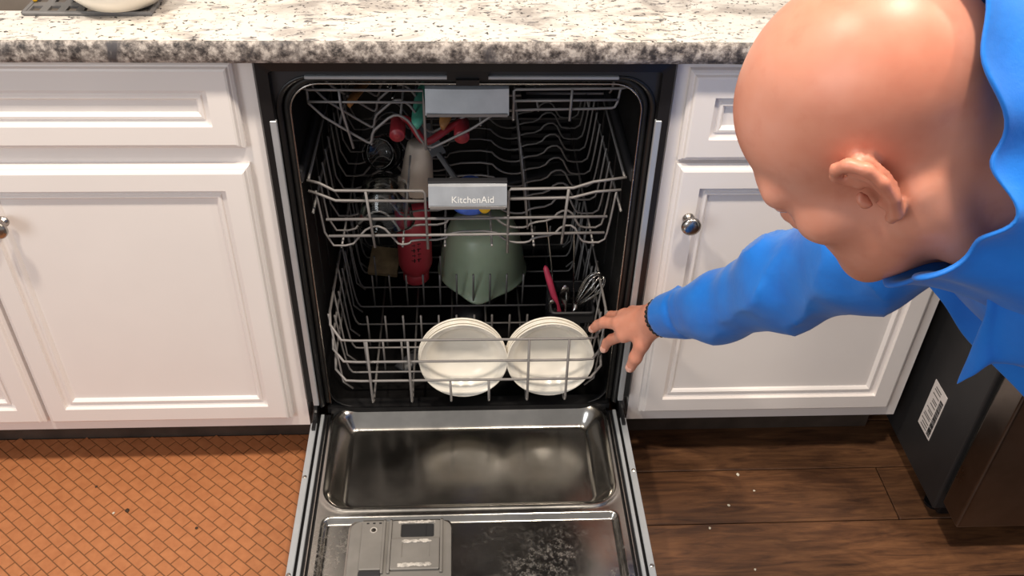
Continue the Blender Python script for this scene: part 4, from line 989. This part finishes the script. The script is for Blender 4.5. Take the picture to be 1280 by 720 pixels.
# finger and thumb nails
M['nail'] = plain('nail', lin(236, 178, 160), 0.3, var=0.02)
def nail(p, q, side, r):
    p, q = Vector(p), Vector(q); d = (q - p).normalized(); n = Vector(side); n = (n - d * n.dot(d)).normalized(); b = d.cross(n)
    R = []
    for i in range(6):
        t = i / 5; R.append([tuple(q - d * (0.0065 - 0.0115 * t) + b * (r * 0.70 * (1 - 0.25 * (2 * t - 1) ** 2) * s) + n * (r * (0.97 - 0.30 * s * s) + 0.0013 - 0.0026 * t * t)) for s in (-1, -0.5, 0, 0.5, 1)])
    V, Fc = rings(R, False); link('nail', mesh('nail', V, Fc), M['nail'], PER, smooth=True)
nail(MCP['middle'][2], MCP['middle'][3], (-0.5, -0.7, 0.6), 0.0084)
nail(MCP['index'][2], MCP['index'][3], (-0.5, -0.7, 0.5), 0.0082)
nail(TH[2], TH[3], (-0.6, -0.7, 0.3), 0.0094)
# bracelet
def bracelet():
    c = Vector(WRI) + (Vector(ELB) - Vector(WRI)).normalized() * 0.005; ax = Vector(ELB) - Vector(WRI); F4 = frame_to(c, ax); parts = []
    for k in range(26):
        a = 2 * PI * k / 26; p = F4 @ Vector((0.0300 * math.cos(a), 0.0300 * math.sin(a), 0))
        parts.append(align(lathe([(0.0004, -0.0040), (0.0028, -0.0028), (0.0040, 0), (0.0028, 0.0028), (0.0004, 0.0040)], 8), Matrix.Translation(p)))
    o = link('bracelet', mesh('bracelet', *merge(*parts)), M['ink'], PER, smooth=True); tag(o, 'black beaded bracelet at the cuff')
bracelet()
# jacket
ARM = [(0.3190, -0.128, 0.4860), (0.370, -0.205, 0.570), (0.4181, -0.3028, 0.6907), (0.463, -0.390, 0.800), SHR]
def f_jacket(x, y, z):
    d = cap_(x, y, z, (0.545, -0.625, 1.005), (0.93, -0.665, 0.965), 0.118, 0.150)
    d = smin(d, cap_(x, y, z, (0.60, -0.56, 0.985), (0.90, -0.60, 0.955), 0.10, 0.13), 0.05)
    d = smin(d, cap_(x, y, z, (0.60, -0.71, 1.0), (0.90, -0.73, 0.955), 0.10, 0.13), 0.05)
    d = smin(d, cap_(x, y, z, SHR, SHL, 0.070, 0.070), 0.06)
    d = smin(d, cap_(x, y, z, (0.470, -0.550, 1.125), (0.75, -0.62, 1.05), 0.050, 0.09), 0.05)
    d = smin(d, chain(x, y, z, ARM, (0.0365, 0.050, 0.0615, 0.066, 0.070), 0.03), 0.04)
    d = smin(d, chain(x, y, z, [SHL, (0.640, -0.870, 0.740), (0.835, -0.792, 0.622)], (0.07, 0.058, 0.038), 0.03), 0.04)
    a = Vector(WRI); n = (Vector(ELB) - a).normalized(); cuff = a + n * 0.013
    pl = -((x - cuff.x) * n.x + (y - cuff.y) * n.y + (z - cuff.z) * n.z); d = np.where((x < 0.40) & (z < 0.60), smax(d, pl, 0.004), d)
    return d
Vj, Fj = nets(f_jacket, (0.26, -1.0, 0.42), (1.13, -0.07, 1.20), 0.0065)
def fold(V):
    out = np.array(V); P0 = [Vector(a) for a in ARM]
    return out
mj = npmesh('jacket', Vj, Fj)
nrm = np.zeros(len(mj.vertices) * 3, np.float32); mj.vertices.foreach_get('normal', nrm); nrm = nrm.reshape(-1, 3)
el = np.array(ELB); sh = np.array(SHR); wr = np.array(WRI)
axd = (sh - wr) / np.linalg.norm(sh - wr)
disp = np.empty(len(Vj))
for i, v in enumerate(Vj):
    s = float((v - wr) @ axd); q = Vector(v)
    w1 = noise.noise((v[0] * 9 + 3, v[1] * 9, v[2] * 9)); w2 = noise.noise((v[0] * 22, v[1] * 22, v[2] * 22 + 5))
    rel = v - np.array((0.399, -0.303, 0.760)); fa, fb = float(rel @ np.array(RIGHT)), float(rel @ np.array(DOWN)); fd = math.hypot(fa, fb)
    ph = 13.0 * math.atan2(fb + 0.02, fa) + 2.0 * w1 + 1.0 * w2
    amp = 0.0090 * math.exp(-((fd - 0.085) / 0.06) ** 2) if s < 0.6 else 0.0
    disp[i] = amp * (0.45 - abs(math.sin(ph * 0.5)) ** 0.6) + 0.0040 * w1 + 0.0018 * w2 - 0.0035 * math.exp(-((s - 0.075 + 0.10 * fb * 0) / 0.006) ** 2)
Vj2 = Vj + nrm * disp[:, None]
mj.vertices.foreach_set('co', Vj2.astype(np.float32).ravel()); mj.update()
JK = link('jacket', mj, M['jacket'], PER, smooth=True); tag(JK, 'bright blue zip jacket hanging open')
def sheet(name, rowsP, wav, thick=0.004, sub=2):
    nu, nv = 18, 22; G = []
    R = [[Vector(p) for p in r] for r in rowsP]
    def cr(P, t):
        n = len(P) - 1; f = t * n; i = min(int(f), n - 1); u = f - i
        p0, p1, p2, p3 = P[max(i - 1, 0)], P[i], P[i + 1], P[min(i + 2, n)]
        return 0.5 * ((2 * p1) + (p2 - p0) * u + (2 * p0 - 5 * p1 + 4 * p2 - p3) * u * u + (3 * p1 - p0 - 3 * p2 + p3) * u ** 3)
    rows_ = []
    for j in range(nv + 1):
        t = j / nv; L = [cr([r[c] for r in R], t) for c in range(len(R[0]))]
        row = []
        for i in range(nu + 1):
            p = cr(L, i / nu); w = wav * (math.sin(i * 0.75 + 1.3 * math.sin(j * 0.22)) * 0.8 + 0.9 * noise.noise((i * 0.22, j * 0.16, wav * 100)))
            row.append(tuple(p - FWD * w))
        rows_.append(row)
    V, Fc = rings(rows_, False); o = link(name, mesh(name, V, Fc), M['jacket'], JK, smooth=True)
    s = o.modifiers.new('s', 'SOLIDIFY'); s.thickness = thick; s.offset = 0; subsurf(o, 1); return o
sheet('front_panel', [[(0.3943, -0.6672, 1.0187), (0.430, -0.700, 1.030), (0.50, -0.74, 1.03)], [(0.4089, -0.6824, 0.9686), (0.440, -0.71, 0.980), (0.51, -0.745, 0.985)],
                      [(0.416, -0.6832, 0.9199), (0.448, -0.712, 0.930), (0.52, -0.745, 0.94)], [(0.4171, -0.6897, 0.8795), (0.4401, -0.690, 0.9100), (0.52, -0.735, 0.90)]], 0.006)
sheet('front_panel', [[(0.4635, -0.5786, 0.9428), (0.490, -0.60, 0.95), (0.53, -0.63, 0.955)], [(0.446, -0.570, 0.918), (0.490, -0.595, 0.905), (0.54, -0.63, 0.90)],
                      [(0.4359, -0.5649, 0.8934), (0.4884, -0.5887, 0.8356), (0.56, -0.635, 0.78)]], 0.003)
def collar():
    ax = (HO - NB).normalized(); c = NB + ax * 0.040 + DOWN * 0.020; F4 = frame_to(c, ax, (0, 0, 1)); n = 72; R = []
    for r0, h in ((0.135, -0.115), (0.118, -0.085), (0.105, -0.060), (0.096, -0.040), (0.090, -0.020), (0.0855, 0.0), (0.084, 0.016), (0.0865, 0.028), (0.0885, 0.031), (0.085, 0.033), (0.0815, 0.028), (0.079, 0.014), (0.080, -0.01), (0.084, -0.04)):
        ring = []
        for j in range(n):
            a = 2 * PI * j / n; k = max(0.0, (h + 0.06) / 0.09)
            w = 0.0045 * k * math.sin(4 * a + 0.8) + 0.0050 * k * math.sin(9 * a + 2.0) + 0.008 * k * noise.noise((math.cos(a) * 1.6, math.sin(a) * 1.6, 0.7))
            dirn = (F4.to_3x3() @ Vector((math.cos(a), math.sin(a), 0))); near = max(0.0, -dirn.dot(FWD)); h0 = h; top = max(0.0, -dirn.dot(DOWN)); h_ = h + 0.004 * near * near + 0.034 * k * top; nt = near * top; h_ += 0.050 * k * nt; w += 0.034 * k * top + 0.072 * k * nt
            ring.append(tuple(F4 @ Vector(((r0 + w) * 1.10 * math.cos(a), (r0 + w) * 1.10 * math.sin(a), h_ + 0.010 * math.sin(2 * a + 1.2) * k + 0.008 * k * math.sin(5 * a) + 0.006 * k * math.sin(11 * a + 1.0)))))
        R.append(ring)
    V, Fc = rings(R, True); o = link('collar', fixn(mesh('collar', V, Fc)), M['jacket'], JK, smooth=True); subsurf(o, 1)
collar()
# trousers and shoes
def f_tr(x, y, z):
    d = cap_(x, y, z, (0.97, -0.585, 0.94), (0.97, -0.745, 0.94), 0.10, 0.10)
    for s in (-1, 1):
        yy = -0.665 + s * 0.095; d = smin(d, chain(x, y, z, [(0.98, yy, 0.92), (0.955, yy, 0.50), (1.02, yy, 0.09)], (0.092, 0.070, 0.056), 0.02), 0.05)
    return smax(d, 0.075 - z, 0.004)
Vt, Ft = nets(f_tr, (0.82, -0.92, 0.05), (1.14, -0.42, 1.08), 0.012)
link('trousers', npmesh('trousers', Vt, Ft), M['jeans'], PER, smooth=True)
for s in (-1, 1):
    yy = -0.665 + s * 0.095
    f = lambda x, y, z: smax(smin(cap_(x, y, z, (1.035, yy, 0.050), (0.865, yy + s * 0.01, 0.042), 0.047, 0.040), cap_(x, y, z, (1.03, yy, 0.06), (1.02, yy, 0.10), 0.046, 0.046), 0.02), 0.001 - z, 0.003)
    Vs, Fs = nets(f, (0.79, yy - 0.08, -0.012), (1.11, yy + 0.08, 0.16), 0.007); link('shoe', npmesh('shoe', Vs, Fs), M['shoe'], PER, smooth=True)
